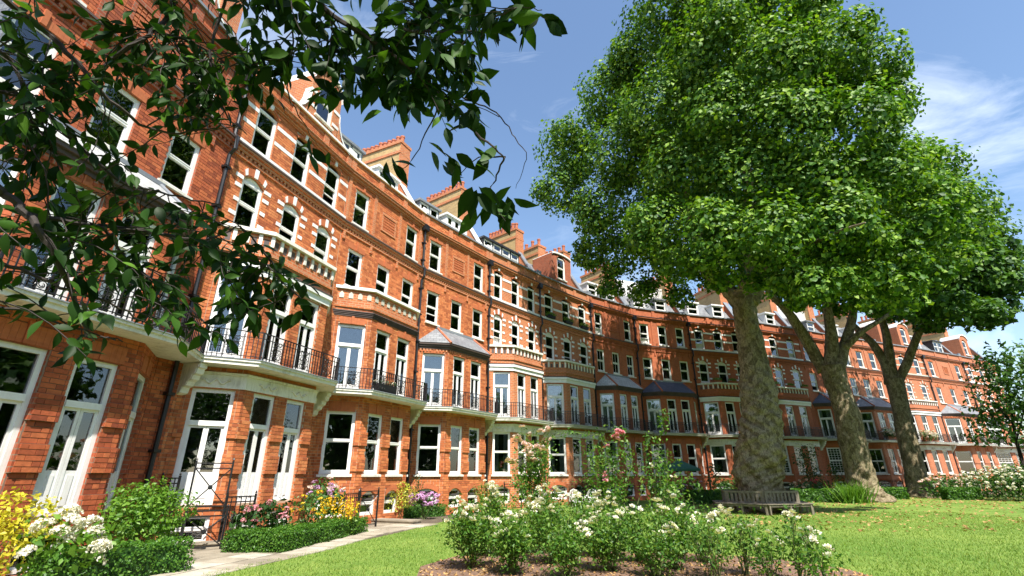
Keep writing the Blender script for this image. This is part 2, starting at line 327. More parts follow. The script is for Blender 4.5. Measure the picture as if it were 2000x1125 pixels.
def blob_points(blobs, density, shell=.55, up=.35, rnd=.8):
    """points + normals on lumpy ellipsoid shells. blobs: (x,y,z,rx,ry,rz)"""
    P, Q = [], []
    for b in blobs:
        c = np.array(b[:3]); r = np.array(b[3:6]) if len(b) >= 6 else np.full(3, b[3])
        n = max(6, int(density*(r.prod()**(2/3))*4))
        d = unit(NR.normal(size=(n, 3)))
        lump = 1+.16*np.sin(d@NR.normal(size=3)*5+NR.random()*6)+.12*np.sin(d@NR.normal(size=3)*9+NR.random()*6)
        rr = (shell+(1-shell)*NR.random(n)**.5)*lump
        P.append(c+d*r*rr[:, None]); Q.append(d+np.array([0, 0, up])+NR.normal(size=(n, 3))*rnd)
    return np.concatenate(P), np.concatenate(Q)

# ------------------------------------------------------------------ ground
mb = MB(); mb.face([(-160, -120, 0), (220, -120, 0), (220, 260, 0), (-160, 260, 0)])
tag(mb.build('ground', 'ground'), kind='structure')
mb = MB()
lawn_poly = [(-3.2, -3), (-4.1, 3.0)]+[G(*p) for p in ((400, 1123), (480, 1106), (560, 1091), (690, 1061), (775, 1042), (880, 1016), (960, 1000), (1060, 984), (1200, 974), (1400, 968.5), (1560, 964), (1700, 964), (1800, 968), (1900, 967), (2010, 967))]+[(75, 50), (75, -20)]
mb.face([(x, y, .012) for x, y in reversed(lawn_poly)])
tag(mb.build('lawn', 'lawn'), kind='structure')
mb = MB(); mb.face([(x, y, .004) for x, y in reversed([(-7.9, 2), (-8.2, 9)]+[(-8.0, 12.5), (-6.2, 18.2), (-3.4, 23.3), (0, 28), (3.5, 31.5)]+[G(*p) for p in ((1000, 985), (840, 1010), (640, 1062), (480, 1095), (380, 1115))]+[(-3, 2)])])
path = tag(mb.build('garden_path', 'paving'), kind='structure')
mb = MB()
bed_poly = [(-1.55, 8.6), (-1.75, 10.4), (-1.1, 11.9), (.8, 12.3), (3.4, 12.1), (5.3, 11.2), (6.0, 9.9), (5.9, 8.4), (2.5, 8.0)]
mb.face([(x, y, .03) for x, y in reversed(bed_poly)])
tag(mb.build('rose_bed_soil', 'soil'), kind='structure')
# paving slabs one by one along the path
pc = [np.array(G(*p)) for p in ((375, 1118), (560, 1080), (690, 1046), (800, 1028))]
d0 = unit(pc[-1]-pc[0]); nrm = np.array([d0[1], -d0[0]]); Ltot = np.linalg.norm(pc[-1]-pc[0])
slabs = []
k = 0; s_ = -0.6
while s_ < Ltot+1:
    ln = R.uniform(.62, .95)
    for w0, w1 in ((-.75, -.02), (.0, .72)):
        base = pc[0]+d0*s_
        # follow the bend of the path
        tt = min(max(s_/Ltot, 0), 1); idx = min(2, int(tt*3)); fr = tt*3-idx
        mid = pc[idx]*(1-fr)+pc[idx+1]*fr if s_ > 0 else base
        a = math.atan2(d0[1], d0[0])
        mb = MB(); g = .012; h = .022+R.random()*.008
        mb.box(g, ln-g, w0+g, w1-g, 0, h)
        mb.build('paving_slab', 'paving', path, (mid[0], mid[1], .002), a)
    s_ += ln

# ------------------------------------------------------------------ the terrace
PP = [(-10.3, 7.2), (-8.95, 12.9), (-7.2, 18.1), (-4.75, 23.2), (-1.45, 27.8), (1.9, 31.8), (6.1, 36.0), (10.3, 39.2), (15.6, 41.2), (21.4, 43.0), (27.9, 45.8), (33.4, 48.4), (39.3, 51.0), (46.6, 54.1), (54.4, 57.8), (62, 61.5)]
def PT(o, a, u, out, z): return (o[0]+u*math.cos(a)+out*math.sin(a), o[1]+u*math.sin(a)-out*math.cos(a), z)
def pier_gaps(w, ops, z0, z1):
    iv = [(0., w)]
    for op in ops:
        if op[3]-.02 > z0 and op[2]+.02 < z1:
            nv = []
            for a, b in iv:
                if op[1] <= a or op[0] >= b: nv.append((a, b))
                else:
                    if op[0] > a: nv.append((a, op[0]))
                    if op[1] < b: nv.append((op[1], b))
            iv = nv
    return [(a, b) for a, b in iv if b-a > .04]
def panel(wall, trim, o, a, w, z0, z1, ops, rv=.17, bands=(), bricks=None):
    us = sorted({0., w, *[x for q in ops for x in q[:2]]}); zs = sorted({z0, z1, *[x for q in ops for x in q[2:4]]})
    for i in range(len(us)-1):
        for j in range(len(zs)-1):
            um, zm = (us[i]+us[i+1])/2, (zs[j]+zs[j+1])/2
            if any(q[0] < um < q[1] and q[2] < zm < q[3] for q in ops): continue
            wall.face([PT(o, a, us[i], 0, zs[j]), PT(o, a, us[i+1], 0, zs[j]), PT(o, a, us[i+1], 0, zs[j+1]), PT(o, a, us[i], 0, zs[j+1])])
    for q in ops:
        x0, x1, za, zb = q[:4]
        trim.face([PT(o, a, x0, 0, za), PT(o, a, x0, 0, zb), PT(o, a, x0, -rv, zb), PT(o, a, x0, -rv, za)][::-1])
        trim.face([PT(o, a, x1, 0, za), PT(o, a, x1, 0, zb), PT(o, a, x1, -rv, zb), PT(o, a, x1, -rv, za)])
        trim.face([PT(o, a, x0, 0, zb), PT(o, a, x1, 0, zb), PT(o, a, x1, -rv, zb), PT(o, a, x0, -rv, zb)][::-1])
        trim.face([PT(o, a, x0, 0, za), PT(o, a, x1, 0, za), PT(o, a, x1, -rv, za), PT(o, a, x0, -rv, za)])
        if len(q) > 4 and q[4]:                          # arched head: brick spandrels in the corners
            r = q[4]; n = 8; zs_ = zb-r; cxm = (x0+x1)/2; hw = (x1-x0)/2; ro = .016
            for k in range(n):
                ua, ub = -1+2*k/n, -1+2*(k+1)/n
                ha, hb = zs_+r*(1-ua*ua), zs_+r*(1-ub*ub)
                trim.face([PT(o, a, cxm+ua*hw, ro, ha), PT(o, a, cxm+ub*hw, ro, hb), PT(o, a, cxm+ub*hw, ro, zb+.004), PT(o, a, cxm+ua*hw, ro, zb+.004)])
                trim.face([PT(o, a, cxm+ua*hw, -.1, ha), PT(o, a, cxm+ub*hw, -.1, hb), PT(o, a, cxm+ub*hw, ro, hb), PT(o, a, cxm+ua*hw, ro, ha)])
    for (ba, bb, bo) in bands:
        for (u0, u1) in pier_gaps(w, ops, ba, bb):
            e = .0 if (u0 > .01 and u1 < w-.01) else 0
            trim.box(u0-.012, u1+.012, -.02, bo, ba, bb, T=lambda x, y, z: PT(o, a, x, y, z))
    if bricks is not None:
        z = math.ceil(z0/.1)*.1
        row = int(round(z*10))
        while z+.1 <= z1+.001:
            out = .014
            for (ba, bb, bo) in bands:
                if ba-.01 <= z and z+.1 <= bb+.01: out = bo+.014
            for (u0, u1) in pier_gaps(w, ops, z, z+.1):
                u = -(.19 if row % 2 else 0.05)
                st = row % 2
                while u < u1:
                    L = .26 if st else .125; st = not st
                    c0, c1 = max(u, u0), min(u+L, u1); u += L+.014
                    if c1-c0 < .035: continue
                    bricks.append((o[0], o[1], a, c0, c1, z+.007, z+.093, out+R.uniform(-.003, .003), (c1-c0) > L-.004))
            z += .1; row += 1

WCACHE = {}
def win_mesh(kind, w, h):
    key = (kind, round(w, 3), round(h, 3))
    if key in WCACHE: return WCACHE[key]
    f = MB(); hw = w/2; panes = []
    def bx(x0, x1, z0, z1, y0=.06, y1=.165): f.box(x0, x1, y0, y1, z0, z1)
    def pane(x0, x1, z0, z1, y):
        g = MB(); g.box(x0, x1, y, y+.006, z0, z1); panes.append(g.mesh('pane', 'glass', uv=False))
    fw = .085 if h < 2.4 else .1
    if kind == 'basement': fw = .06
    bx(-hw, -hw+fw, 0, h); bx(hw-fw, hw, 0, h); bx(-hw+fw, hw-fw, h-fw, h)
    if kind in ('sash', 'grid', 'basement', 'muntin', 'sash_open'):
        bx(-hw+fw, hw-fw, 0, fw*1.15); m = h*(.5 if kind != 'sash' else .52); lift = h*.22 if kind == 'sash_open' else 0
        bx(-hw+fw, hw-fw, m-.03, m+.03, .085, .15)
        for z0, z1, y in ((fw*1.15+lift, m-.03+lift, .132), (m+.03, h-fw, .095)):
            e = .035
            f.box(-hw+fw, -hw+fw+e, y-.02, y+.025, z0, z1); f.box(hw-fw-e, hw-fw, y-.02, y+.025, z0, z1)
            f.box(-hw+fw+e, hw-fw-e, y-.02, y+.025, z0, z0+e); f.box(-hw+fw+e, hw-fw-e, y-.02, y+.025, z1-e, z1)
            pane(-hw+fw+e-.005, hw-fw-e+.005, z0+e-.005, z1-e+.005, y)
            if kind in ('grid', 'muntin'):
                nx, nz = (4, 5) if kind == 'grid' else (2, 1)
                for i in range(1, nx): xx = -hw+fw+(w-2*fw)*i/nx; f.box(xx-.012, xx+.012, y-.015, y-.002, z0+e, z1-e)
                for i in range(1, nz): zz = z0+(z1-z0)*i/nz; f.box(-hw+fw+e, hw-fw-e, y-.016, y-.003, zz-.012, zz+.012)
    else:                                                   # french door under a transom light
        tz = h*.69; bp = h*(.27 if kind == 'garden_door' else .10)
        bx(-hw+fw, hw-fw, tz-.065, tz+.065, .03, .16); bx(-hw+fw, hw-fw, 0, .06)
        pane(-hw+fw, hw-fw, tz+.065, h-fw, .11)
        lw = .06
        for s in (-1, 1):
            x0, x1 = (-hw+fw, -.004) if s < 0 else (.004, hw-fw)
            f.box(x0, x0+lw, .08, .135, .06, tz-.065); f.box(x1-lw, x1, .08, .135, .06, tz-.065)
            f.box(x0+lw, x1-lw, .08, .135, tz-.065-lw, tz-.065); f.box(x0+lw, x1-lw, .09, .13, .06, bp)
            f.box(x0+lw+.05, x1-lw-.05, .078, .09, .06+.1, bp-.08)
            pane(x0+lw, x1-lw, bp, tz-.065-lw, .105)
    WCACHE[key] = (f.mesh('window', 'white'), panes)
    return WCACHE[key]
CC = {}
def curtain_mesh(w, h, kind):
    key = (round(w, 3), round(h, 3), kind)
    if key in CC: return CC[key]
    b = MB()
    def sheet(x0, x1, z0, z1, amp, mi=0):
        n = max(6, int((x1-x0)/.05))
        for i in range(n):
            xa, xb = x0+(x1-x0)*i/n, x0+(x1-x0)*(i+1)/n
            ya, yb = .24+amp*math.sin(i*1.9), .24+amp*math.sin((i+1)*1.9)
            b.face([(xa, ya, z0), (xb, yb, z0), (xb, yb, z1), (xa, ya, z1)], mi)
    if kind == 'pair': sheet(-w/2+.03, -w*.14, .05, h-.05, .025); sheet(w*.14, w/2-.03, .05, h-.05, .025)
    elif kind == 'drape': sheet(-w/2+.03, -w*.2, .05, h-.05, .03, 1); sheet(w*.2, w/2-.03, .05, h-.05, .03, 1)
    elif kind == 'full': sheet(-w/2+.03, w/2-.03, .05, h-.05, .02)
    elif kind == 'blind': sheet(-w/2+.05, w/2-.05, h*.55, h-.05, 0)
    elif kind == 'low': sheet(-w/2+.05, w/2-.05, .05, h*.5, .015)
    CC[key] = b.mesh('curtain', ['curtain', 'drape']); return CC[key]
SILL = {}
def window(house, kind, w, h, pos, a, curtain=None, sill=True):
    fm, panes = win_mesh(kind, w, h)
    o = put('window' if kind not in ('door', 'garden_door') else 'french_door', fm, house, pos, a)
    for p in panes: put('pane', p, o)
    if sill:
        k = round(w, 3)
        if k not in SILL:
            b = MB(); b.extr([(-.10, -.10), (.08, -.10), (.08, .0), (-.10, -.025)][::-1], -w/2-.07, w/2+.07); SILL[k] = b.mesh('sill', 'stone')
        put('sill', SILL[k], o)
    if curtain: put('curtain', curtain_mesh(w, h, curtain), o)
    return o

CH = []   # candidates for single bricks
QM = {}
def qmesh(key, fn, name, mats):
    if key not in QM:
        b = MB(); fn(b); QM[key] = b.mesh(name, mats)
    return QM[key]
def corbel_bracket(b):
    prof = [(0, 4.48), (-1.0, 4.48), (-1.0, 4.36), (-.9, 4.33), (-.86, 4.2), (-.72, 4.17), (-.68, 4.06), (-.5, 4.0), (-.44, 3.9), (-.25, 3.86), (-.2, 3.72), (0, 3.66)]
    b.extr(prof, -.11, .11); b.extr([(y*.93-.0, z+.015) for y, z in prof], -.125, .125)
def pot(b):
    b.lathe([(.15, 0), (.15, .08), (.115, .1), (.125, .55), (.15, .58), (.15, .68), (.10, .68), (.09, .3)], 9)

def scroll_panel(b, w=.42, h=.66):
    def arc(cx, cz, r0, r1, t0, t1, n=14):
        return [(cx+(r0+(r1-r0)*i/n)*math.cos(t0+(t1-t0)*i/n), 0, cz+(r0+(r1-r0)*i/n)*math.sin(t0+(t1-t0)*i/n)) for i in range(n+1)]
    for sx in (-1, 1):
        for cz, fl in ((h*.2, 1), (h*.5, -1), (h*.8, 1)):
            b.tube(arc(sx*w*.22, cz, w*.2, .025, 0, fl*sx*3.6*pi/2), .011, 4)
            b.tube(arc(sx*w*.22, cz, w*.2, .03, pi, pi+fl*sx*2.6*pi/2), .011, 4)
    for x in (-w/2, w/2, 0): b.box(x-.009, x+.009, -.009, .009, 0, h)
    for z in (h*.35, h*.65): b.box(-w/2, w/2, -.007, .007, z-.008, z+.008)

KINDS = ['plain', 'banded', 'plain', 'plain', 'banded', 'banded', 'plain', 'plain', 'banded', 'banded', 'plain', 'plain', 'banded', 'plain', 'banded']
BAY = ['pale', 'parapet', 'brickpar', 'slate', 'parapet', 'parapet', 'slatel', 'blue', 'parapet', 'parapet', 'blue', 'slate', 'parapet', 'slate', 'parapet']
GRD = ['garden_door', 'garden_door', 'sash', 'sash', 'sash', 'sash', 'sash', 'sash', 'sash', 'grid', 'grid', 'muntin', 'sash', 'sash', 'grid']
LBL = [
 'nearest red brick house at left edge with white garden doors, half hidden by leafy branches',
 'tall banded brick house with white fascia, arched windows and a gabled attic window',
 'orange brick house with plain brick bay parapet, right of the nearest banded house',
 'orange brick house whose slate-roofed bay stands left of the long black drainpipe',
 'white-banded brick house with a black box dormer on its roof and lace-curtained bay',
 'white-banded brick house with plants in its top window boxes below a brick gable dormer',
 'red brick house with pale slate bay roof, lattice panel and slate mansard, behind tall roses',
 'red brick house with dark blue slate bay roof, partly in tree shade',
 'shaded white-banded brick house with window-ledge planters, just left of the thickest tree trunk',
 'white-banded house with small-paned ground windows, just right of the thickest tree trunk',
 'shaded brick house with blue slate bay roof between the first and second tree trunks',
 'sunlit brick house with grey slate bay roof between the second and third tree trunks',
 'sunlit cream-banded house with flowers on its balcony, just right of the third tree trunk',
 'far sunlit brick house with slate bay roof and square recessed panel at top',
 'farthest brick house with arched top windows behind the small tree at right edge']
def cur(opts): return R.choice(opts)

def chimney(house, x, W, zt, npots, y0=1.8, y1=5.4, yellow=True):
    b = MB(); b.box(x-.42, x+.42, y0+.06, y1, 12.0, zt-.9, 1); b.box(x-.48, x+.48, y0-.03, y1+.05, zt-.9, zt-.72); b.box(x-.42, x+.42, y0+.02, y1, zt-.72, zt-.2, 1)
    b.box(x-.5, x+.5, y0-.06, y1+.07, zt-.2, zt-.02)
    b.box(x-.44, x+.44, y0-.02, y0+.058, 12.0, zt-.9); b.box(x-.44, x+.44, y0-.02, y0+.018, zt-.72, zt-.2)
    c = b.build('chimney', ['brick', 'brick_yellow' if yellow else 'brick'], house)
    pm = qmesh('pot', pot, 'chimney_pot', 'pot')
    for k in range(npots):
        put('chimney_pot', pm, c, (x+(.0), y0+.3+(y1-y0-.6)*k/(npots-1), zt-.02), R.random()*6, (1, 1, R.uniform(.9, 1.1)))
    return c

def gable(house, x, w, z0, zh, wtop, brick, banded=True):
    """gabled brick attic dormer flush with the front wall"""
    b = MB(); wm = MB(); tr = MB(); ww, wh = .95, 1.65
    panel(wm, tr, (x-w/2, -.03), 0, w, z0, zh, [(w/2-ww/2, w/2+ww/2, z0+.35, z0+.35+wh+.3, .3)])
    wm.box(x-w/2, x-w/2+.02, -.028, 1.9, z0, zh); wm.box(x+w/2-.02, x+w/2, -.028, 1.9, z0, zh); wm.box(x-w/2, x+w/2, 1.85, 1.9, z0, zh)
    k = len(wm.v); wm.v += tr.v; wm.f += [tuple(q+k for q in f) for f in tr.f]; wm.m += tr.m
    g = wm.build('gable', brick, house)
    st = MB(); n = 8
    top = [(x+w/2*math.cos(pi*k/n), zh+(wtop-zh)*math.sin(pi*k/n)) for k in range(n+1)]
    b.v += [(p[0], -.03, p[1]) for p in top]+[(p[0], 1.9, p[1]) for p in top]
    b.f.append(tuple(range(n+1))); b.m.append(0); b.f.append(tuple(reversed(range(n+1, 2*n+2)))); b.m.append(0)
    for k in range(n): b.f.append((k+1, k, n+1+k, n+2+k)); b.m.append(0)
    b.build('gable_head', brick, g)
    for k in range(n):
        (xa, za), (xb, zb) = top[k], top[k+1]
        st.face([(xa, -.13, za+.02), (xa, 1.92, za+.02), (xb, 1.92, zb+.02), (xb, -.13, zb+.02)][::-1])
        st.face([(xa, -.13, za-.10), (xb, -.13, zb-.10), (xb, -.13, zb+.02), (xa, -.13, za+.02)][::-1])
        st.face([(xa, -.03, za-.1), (xb, -.03, zb-.1), (xb, -.13, zb-.1), (xa, -.13, za-.1)][::-1])
    if banded:
        for z in (z0+.55, z0+1.25): 
            for s in (-1, 1): st.box(x+s*(w/2+.01)-(.0 if s > 0 else -.0)-.0 if False else min(x+s*.5, x+s*(w/2+.02)), max(x+s*.5, x+s*(w/2+.02)), -.055, .3, z, z+.14)
        for s in (-1, 1):                                     # scrolled shoulders
            st.extr([(-.05, 0), (.12, 0), (.12, .01), (-.05, .01)], 0, .01) if False else None
            pts = [(x+s*(w/2+.9*(1-math.sin(t*pi/2/6))), z0+1.25*(1-math.cos(t*pi/2/6))+.02) for t in range(7)]
            for k in range(6):
                (xa, za), (xb, zb) = pts[k], pts[k+1]
                q = [(xa, -.1, za), (xb, -.1, zb), (xb, .35, zb), (xa, .35, za)]; st.face(q if s < 0 else q[::-1])
                q2 = [(xa, -.1, za-.12), (xb, -.1, zb-.12), (xb, -.1, zb), (xa, -.1, za)]; st.face(q2 if s < 0 else q2[::-1])
                q3 = [(xa, -.05, z0-.1), (xb, -.05, z0-.1), (xb, -.05, zb-.1), (xa, -.05, za-.1)]
                tr2 = MB(); tr2.face(q3 if s < 0 else q3[::-1]); tr2.build('gable_shoulder', brick, g)
    st.build('coping', 'white', g)
    window(house, 'sash', ww, wh+.1, (x, -.03, z0+.36), 0, 'blind')

def box_dormer(house, x, w, z0, h, y, n, m, wm='white'):
    b = MB(); b.box(x-w/2, x+w/2, y, y+2, z0, z0+.12); b.box(x-w/2, x+w/2, y+.35, y+2, z0+.12, z0+h); b.box(x-w/2-.1, x+w/2+.1, y-.12, y+2.1, z0+h, z0+h+.13)
    for k in range(n+1): xx = x-w/2+w*k/n; b.box(max(xx-.06, x-w/2), min(xx+.06, x+w/2), y, y+.34, z0+.12, z0+h)
    d = b.build('dormer', m, house)
    for k in range(n):
        wk = w/n-.14; xx = x-w/2+w*(k+.5)/n
        fm, panes = win_mesh('basement', round(wk, 2), round(h-.14, 2))
        o = put('dormer_window', fm, d, (xx, y-.05, z0+.13)); 
        for p in panes: put('pane', p, o)

def house(i):
    (xa, ya), (xb, yb) = PP[i], PP[i+1]; W = math.hypot(xb-xa, yb-ya); ang = math.atan2(yb-ya, xb-xa); s = W/5.5
    kind, bay, grd = KINDS[i], BAY[i], GRD[i]; banded = kind == 'banded'
    H = thing('terraced_house', LBL[i], 'house', (xa, ya, 0), ang, 'terraced houses of the crescent')
    near = i <= 3
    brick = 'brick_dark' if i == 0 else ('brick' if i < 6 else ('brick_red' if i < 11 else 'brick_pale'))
    wmat = ('mortar_dark' if i == 0 else 'mortar') if near else brick
    BL = [] if near else None
    wall, trim = MB(), MB()
    sh = -.55 if i == 0 else 0
    X = lambda f: f*s+sh
    cx = [X(.95), X(2.75), X(4.55)]; ww = .86*s if s < 1.15 else .98
    bd = .95
    # ---- upper flat wall
    z2, h2 = 9.05, 1.72; z3, h3 = 12.0, 1.72
    ops = []
    for c in cx: ops.append((c-ww/2, c+ww/2, z2, z2+h2+(.22 if banded else 0), .22 if banded else 0))
    third = cx if (banded or i in (7, 11)) else [cx[0], cx[2]]
    for c in third: ops.append((c-ww/2, c+ww/2, z3, z3+h3+(.2 if banded else 0), .2 if banded else 0))
    panel(wall, trim, (0, 0), 0, W, 7.6, 14.95, ops, bricks=BL)
    cs = {0: ['blind', None, 'pair'], 1: ['blind', 'full', 'low', 'blind'], 2: ['pair', None, 'blind'], 3: ['blind', 'full', 'low', None], 4: ['blind', 'blind', 'full'], 5: ['pair', None, 'pair'], 6: ['full', 'full', 'pair'], 7: ['pair', 'full', 'blind'], 9: ['full', 'pair', 'full'], 12: ['full', 'full', 'full']}.get(i, [None, 'blind', 'pair', 'full', 'low', 'drape', 'blind'])  # curtains and blinds, with extra ones added to brighten dark panes
    wk = 'muntin' if i in (6, 11) else 'sash'
    for c in cx: window(H, 'sash_open' if wk == 'sash' and R.random() < .25 else wk, ww, h2, (c, 0, z2), 0, cur(cs))
    for c in third: window(H, 'sash_open' if R.random() < .22 else 'sash', ww, h3, (c, 0, z3), 0, cur(cs))
    # ---- lower walls and bay
    x0, x1, x2, x3 = X(.22), X(1.3), X(4.2), X(5.28)
    segs = [((x0, 0), math.atan2(-bd, x1-x0), math.hypot(bd, x1-x0)), ((x1, -bd), 0, x2-x1), ((x2, -bd), math.atan2(bd, x3-x2), math.hypot(bd, x3-x2))]
    zt = 7.75
    gz0, gh = (.95, 2.95) if grd == 'garden_door' else (1.72, 2.22)
    bands = [(1.8, 2.3, .05), (2.7, 3.2, .05)] if not banded or i < 2 else []
    if grd == 'garden_door': bands = [(.9, 1.3, .05), (1.7, 2.2, .05), (2.6, 3.1, .05)]
    for o_, w_ in (((0, 0), x0), ((x3, 0), W-x3)):
        if w_ > .05: panel(wall, trim, o_, 0, w_, -.2, 7.6, [], bricks=BL)
    pw = .84*s if s < 1.15 else .95
    for k, (o_, a_, w_) in enumerate(segs):
        if k == 1: cs_ = [w_*.275, w_*.725]; wg = pw
        else: cs_ = [w_/2]; wg = min(w_-.34, 1.04*s)
        ops = []
        for c in cs_:
            if grd == 'garden_door': ops.append((c-wg/2, c+wg/2, .02, .72))
            else: ops.append((c-wg/2+.04, c+wg/2-.04, .3, 1.12, .18))
            ops.append((c-wg/2, c+wg/2, gz0, gz0+gh)); ops.append((c-wg/2, c+wg/2, 4.68, 7.32))
        panel(wall, trim, o_, a_, w_, -.2, zt, ops, bands=bands, bricks=BL)
        for c in cs_:
            def at(z): return PT(o_, a_, c, 0, z)
            if grd == 'garden_door': window(H, 'basement', wg, .68, at(.04), a_, None, False)
            else: window(H, 'basement', wg-.08, .8, at(.3), a_, None, False)
            window(H, grd, wg, gh, at(gz0), a_, {12: 'full', 13: 'low'}.get(i, cur([None, None, None, 'pair']) if grd == 'sash' and i > 3 else None), grd != 'garden_door')
            window(H, 'door', wg, 2.62, at(4.69), a_, {1: 'drape', 4: 'full', 7: 'full', 12: 'full'}.get(i, cur([None, 'pair', 'drape', None])), False)
            if grd != 'garden_door':
                b = MB(); n = 7; hw = wg/2-.03                   # brick arch ring over the basement window
                for q in range(n):
                    ua, ub = -1+2*q/n, -1+2*(q+1)/n; f_ = lambda u: .94+.18*(1-u*u)
                    for (lo, hi) in ((0, .2),):
                        b.face([PT(o_, a_, c+ua*hw, .045, f_(ua)+lo), PT(o_, a_, c+ub*hw, .045, f_(ub)+lo), PT(o_, a_, c+ub*hw*1.12, .045, f_(ub)+hi), PT(o_, a_, c+ua*hw*1.12, .045, f_(ua)+hi)])
                        b.face([PT(o_, a_, c+ua*hw, -.05, f_(ua)), PT(o_, a_, c+ub*hw, -.05, f_(ub)), PT(o_, a_, c+ub*hw, .045, f_(ub)), PT(o_, a_, c+ua*hw, .045, f_(ua))])
                b.build('brick_arch', 'brick_gauged', H)
    # interiors seen through the glass
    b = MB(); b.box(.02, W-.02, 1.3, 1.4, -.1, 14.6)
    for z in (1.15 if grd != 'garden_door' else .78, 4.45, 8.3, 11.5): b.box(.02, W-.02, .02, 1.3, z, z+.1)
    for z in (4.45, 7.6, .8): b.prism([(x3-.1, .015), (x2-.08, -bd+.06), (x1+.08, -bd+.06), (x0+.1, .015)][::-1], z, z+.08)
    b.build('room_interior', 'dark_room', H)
    # ---- bay head
    def outline(e, z): return [(x0-e, 0.0), (x1-e*.45, -bd-e), (x2+e*.45, -bd-e), (x3+e, 0.0)]
    if bay in ('parapet', 'brickpar'):
        pm = MB(); pp = outline(.03, 0)
        pm.prism(pp, 7.72, 8.02); pm.prism(outline(.09, 0), 8.02, 8.12)
        q = outline(.0, 0); pm.prism(q, 8.12, 8.78)
        pb = pm.build('bay_parapet', brick, H)
        lm = MB(); lm.prism(outline(.13, 0), 8.80, 8.92); lm.build('parapet_ledge', 'stone' if bay == 'parapet' else 'white', pb)
        cm = MB(); gm = MB()
        for (o_, a_, w_) in segs:
            n = int(w_/.34)
            for q_ in range(n):
                u = w_*(q_+.5)/n
                gm.box(u-.075, u+.075, -.05, .004, 8.40, 8.66, T=lambda x, y, z: PT(o_, a_, x, y, z))  # dark flush blocks: the shade of small niches put into the colour
                if bay == 'parapet': cm.box(u+w_/n/2-.055, u+w_/n/2+.055, -.02, .045, 8.42, 8.79, T=lambda x, y, z: PT(o_, a_, x, y, z))
                else: cm.prism([(u-.09, 8.42), (u+.09, 8.42), (u+.09, 8.6), (u, 8.70), (u-.09, 8.6)], -.02, .022, T=lambda x, y, z: PT(o_, a_, x, z, y))
        tag(gm.build('niche_shade', 'darklead', pb), kind='stuff'); tag(cm.build('corbel_table', 'stone' if bay == 'parapet' else 'cream', pb), kind='stuff')
        if bay == 'parapet':
            lm = MB(); lm.prism(outline(.06, 0), 7.38, 7.60); lm.prism(outline(.13, 0), 7.60, 7.74); lm.build('bay_fascia', 'white', H)
            lm = MB(); lm.prism(outline(.14, 0), 7.745, 7.80); lm.build('bay_cornice', 'darklead', H)
        else:
            lm = MB()
            for q_ in range(4): lm.prism(outline(.05+.03*q_, 0), 7.66+.06*q_, 7.7+.06*q_)
            lm.build('bay_cornice', 'darklead', H)
    else:
        em = MB(); em.prism(outline(.08, 0), 7.55, 7.66); em.prism(outline(.16, 0), 7.66, 7.76); em.prism(outline(.24, 0), 7.76, 7.84); em.build('bay_cornice', 'darklead', H)
        e = outline(.27, 0); z0 = 7.85; rz = 8.88; t = [(X(1.35), -.02), (X(4.15), -.02)]
        rm = MB(); a3 = [(p[0], p[1], z0) for p in e]; t3 = [(t[0][0], t[0][1], rz), (t[1][0], t[1][1], rz)]
        rm.face([a3[0], a3[1], t3[0]]); rm.face([a3[1], a3[2], t3[1], t3[0]]); rm.face([a3[2], a3[3], t3[1]]); rm.face([a3[3], a3[2], a3[1], a3[0]])
        rr = rm.build('bay_roof', {'pale': 'slate_pale', 'slate': 'slate', 'slatel': 'slate_pale', 'blue': 'slate_blue'}[bay], H)
        for p, q in ((a3[1], t3[0]), (a3[2], t3[1])):
            hm = MB(); hm.tube([p, q], .07, 6); hm.build('hip_tile', 'lead' if bay == 'pale' else 'pot', rr)
        hm = MB(); hm.box(t[0][0]-.1, t[1][0]+.1, -.1, .0, rz-.05, rz+.07); hm.build('ridge_flashing', 'lead', rr)
        gm = MB(); n = 5
        for (o_, a_, w_) in segs:
            for q_ in range(int(w_/.16)): gm.box(.16*q_+.03, .16*q_+.11, 0, .06, 7.42, 7.55, T=lambda x, y, z: PT(o_, a_, x, y, z))
        tag(gm.build('dentil_course', brick, H), kind='stuff')
    # ground floor fascia or brick lintels
    if banded:
        lm = MB(); lm.prism(outline(.055, 0), 3.93, 4.33); lm.prism(outline(.10, 0), 4.29, 4.36)
        fb = lm.build('ground_fascia', 'stone', H)
        for (o_, a_, w_), cc in zip(segs, ([.5], [.275, .725], [.5])):
            for c in cc:
                sm = MB(); hw = .34
                pts = [PT(o_, a_, w_*c+hw*u, .075, 4.1+.07*math.cos(u*7)*(1-.4*abs(u))) for u in np.linspace(-1, 1, 17)]
                sm.tube(pts, [.022+.012*math.cos(k*1.2)**2 for k in range(17)], 5); sm.build('swag_relief', 'stone', fb, smooth=True)
    else:
        for (o_, a_, w_), cc in zip(segs, ([.5], [.275, .725], [.5])):
            for c in cc:
                hw = pw/2
                for zz, hh in ((3.92, .36), (7.34, .26)):
                    lm = MB()
                    for kx in range(9):
                        u = -1+2*(kx+.5)/9; du = hw*1.15/9*.94
                        lm.box(w_*c+u*hw*1.12-du, w_*c+u*hw*1.12+du, -.01, .03+(.03 if kx == 4 else 0), zz, zz+hh+(.06 if kx == 4 else 0), T=lambda x, y, z: PT(o_, a_, x, y, z))
                    lm.build('brick_lintel', 'brick_gauged', H)
    # ---- balcony
    bo = bd+.62
    outl = [(0.0, -.62), (X(.02), -.62), (X(1.05), -bo), (X(4.45), -bo), (X(5.48), -.62), (W, -.62)]
    sm = MB(); sm.prism([(0.002, .02)]+outl[:1]+outl[2:4]+outl[5:]+[(W-.002, .02)], 4.50, 4.60)
    q = [(x, y-.05) for x, y in outl]; sm.prism([(0.0, .02), q[0], q[2], q[3], q[5], (W, .02)], 4.60, 4.66)
    slab = sm.build('balcony_slab', 'stone' if i < 5 or i > 10 else 'cream', H)
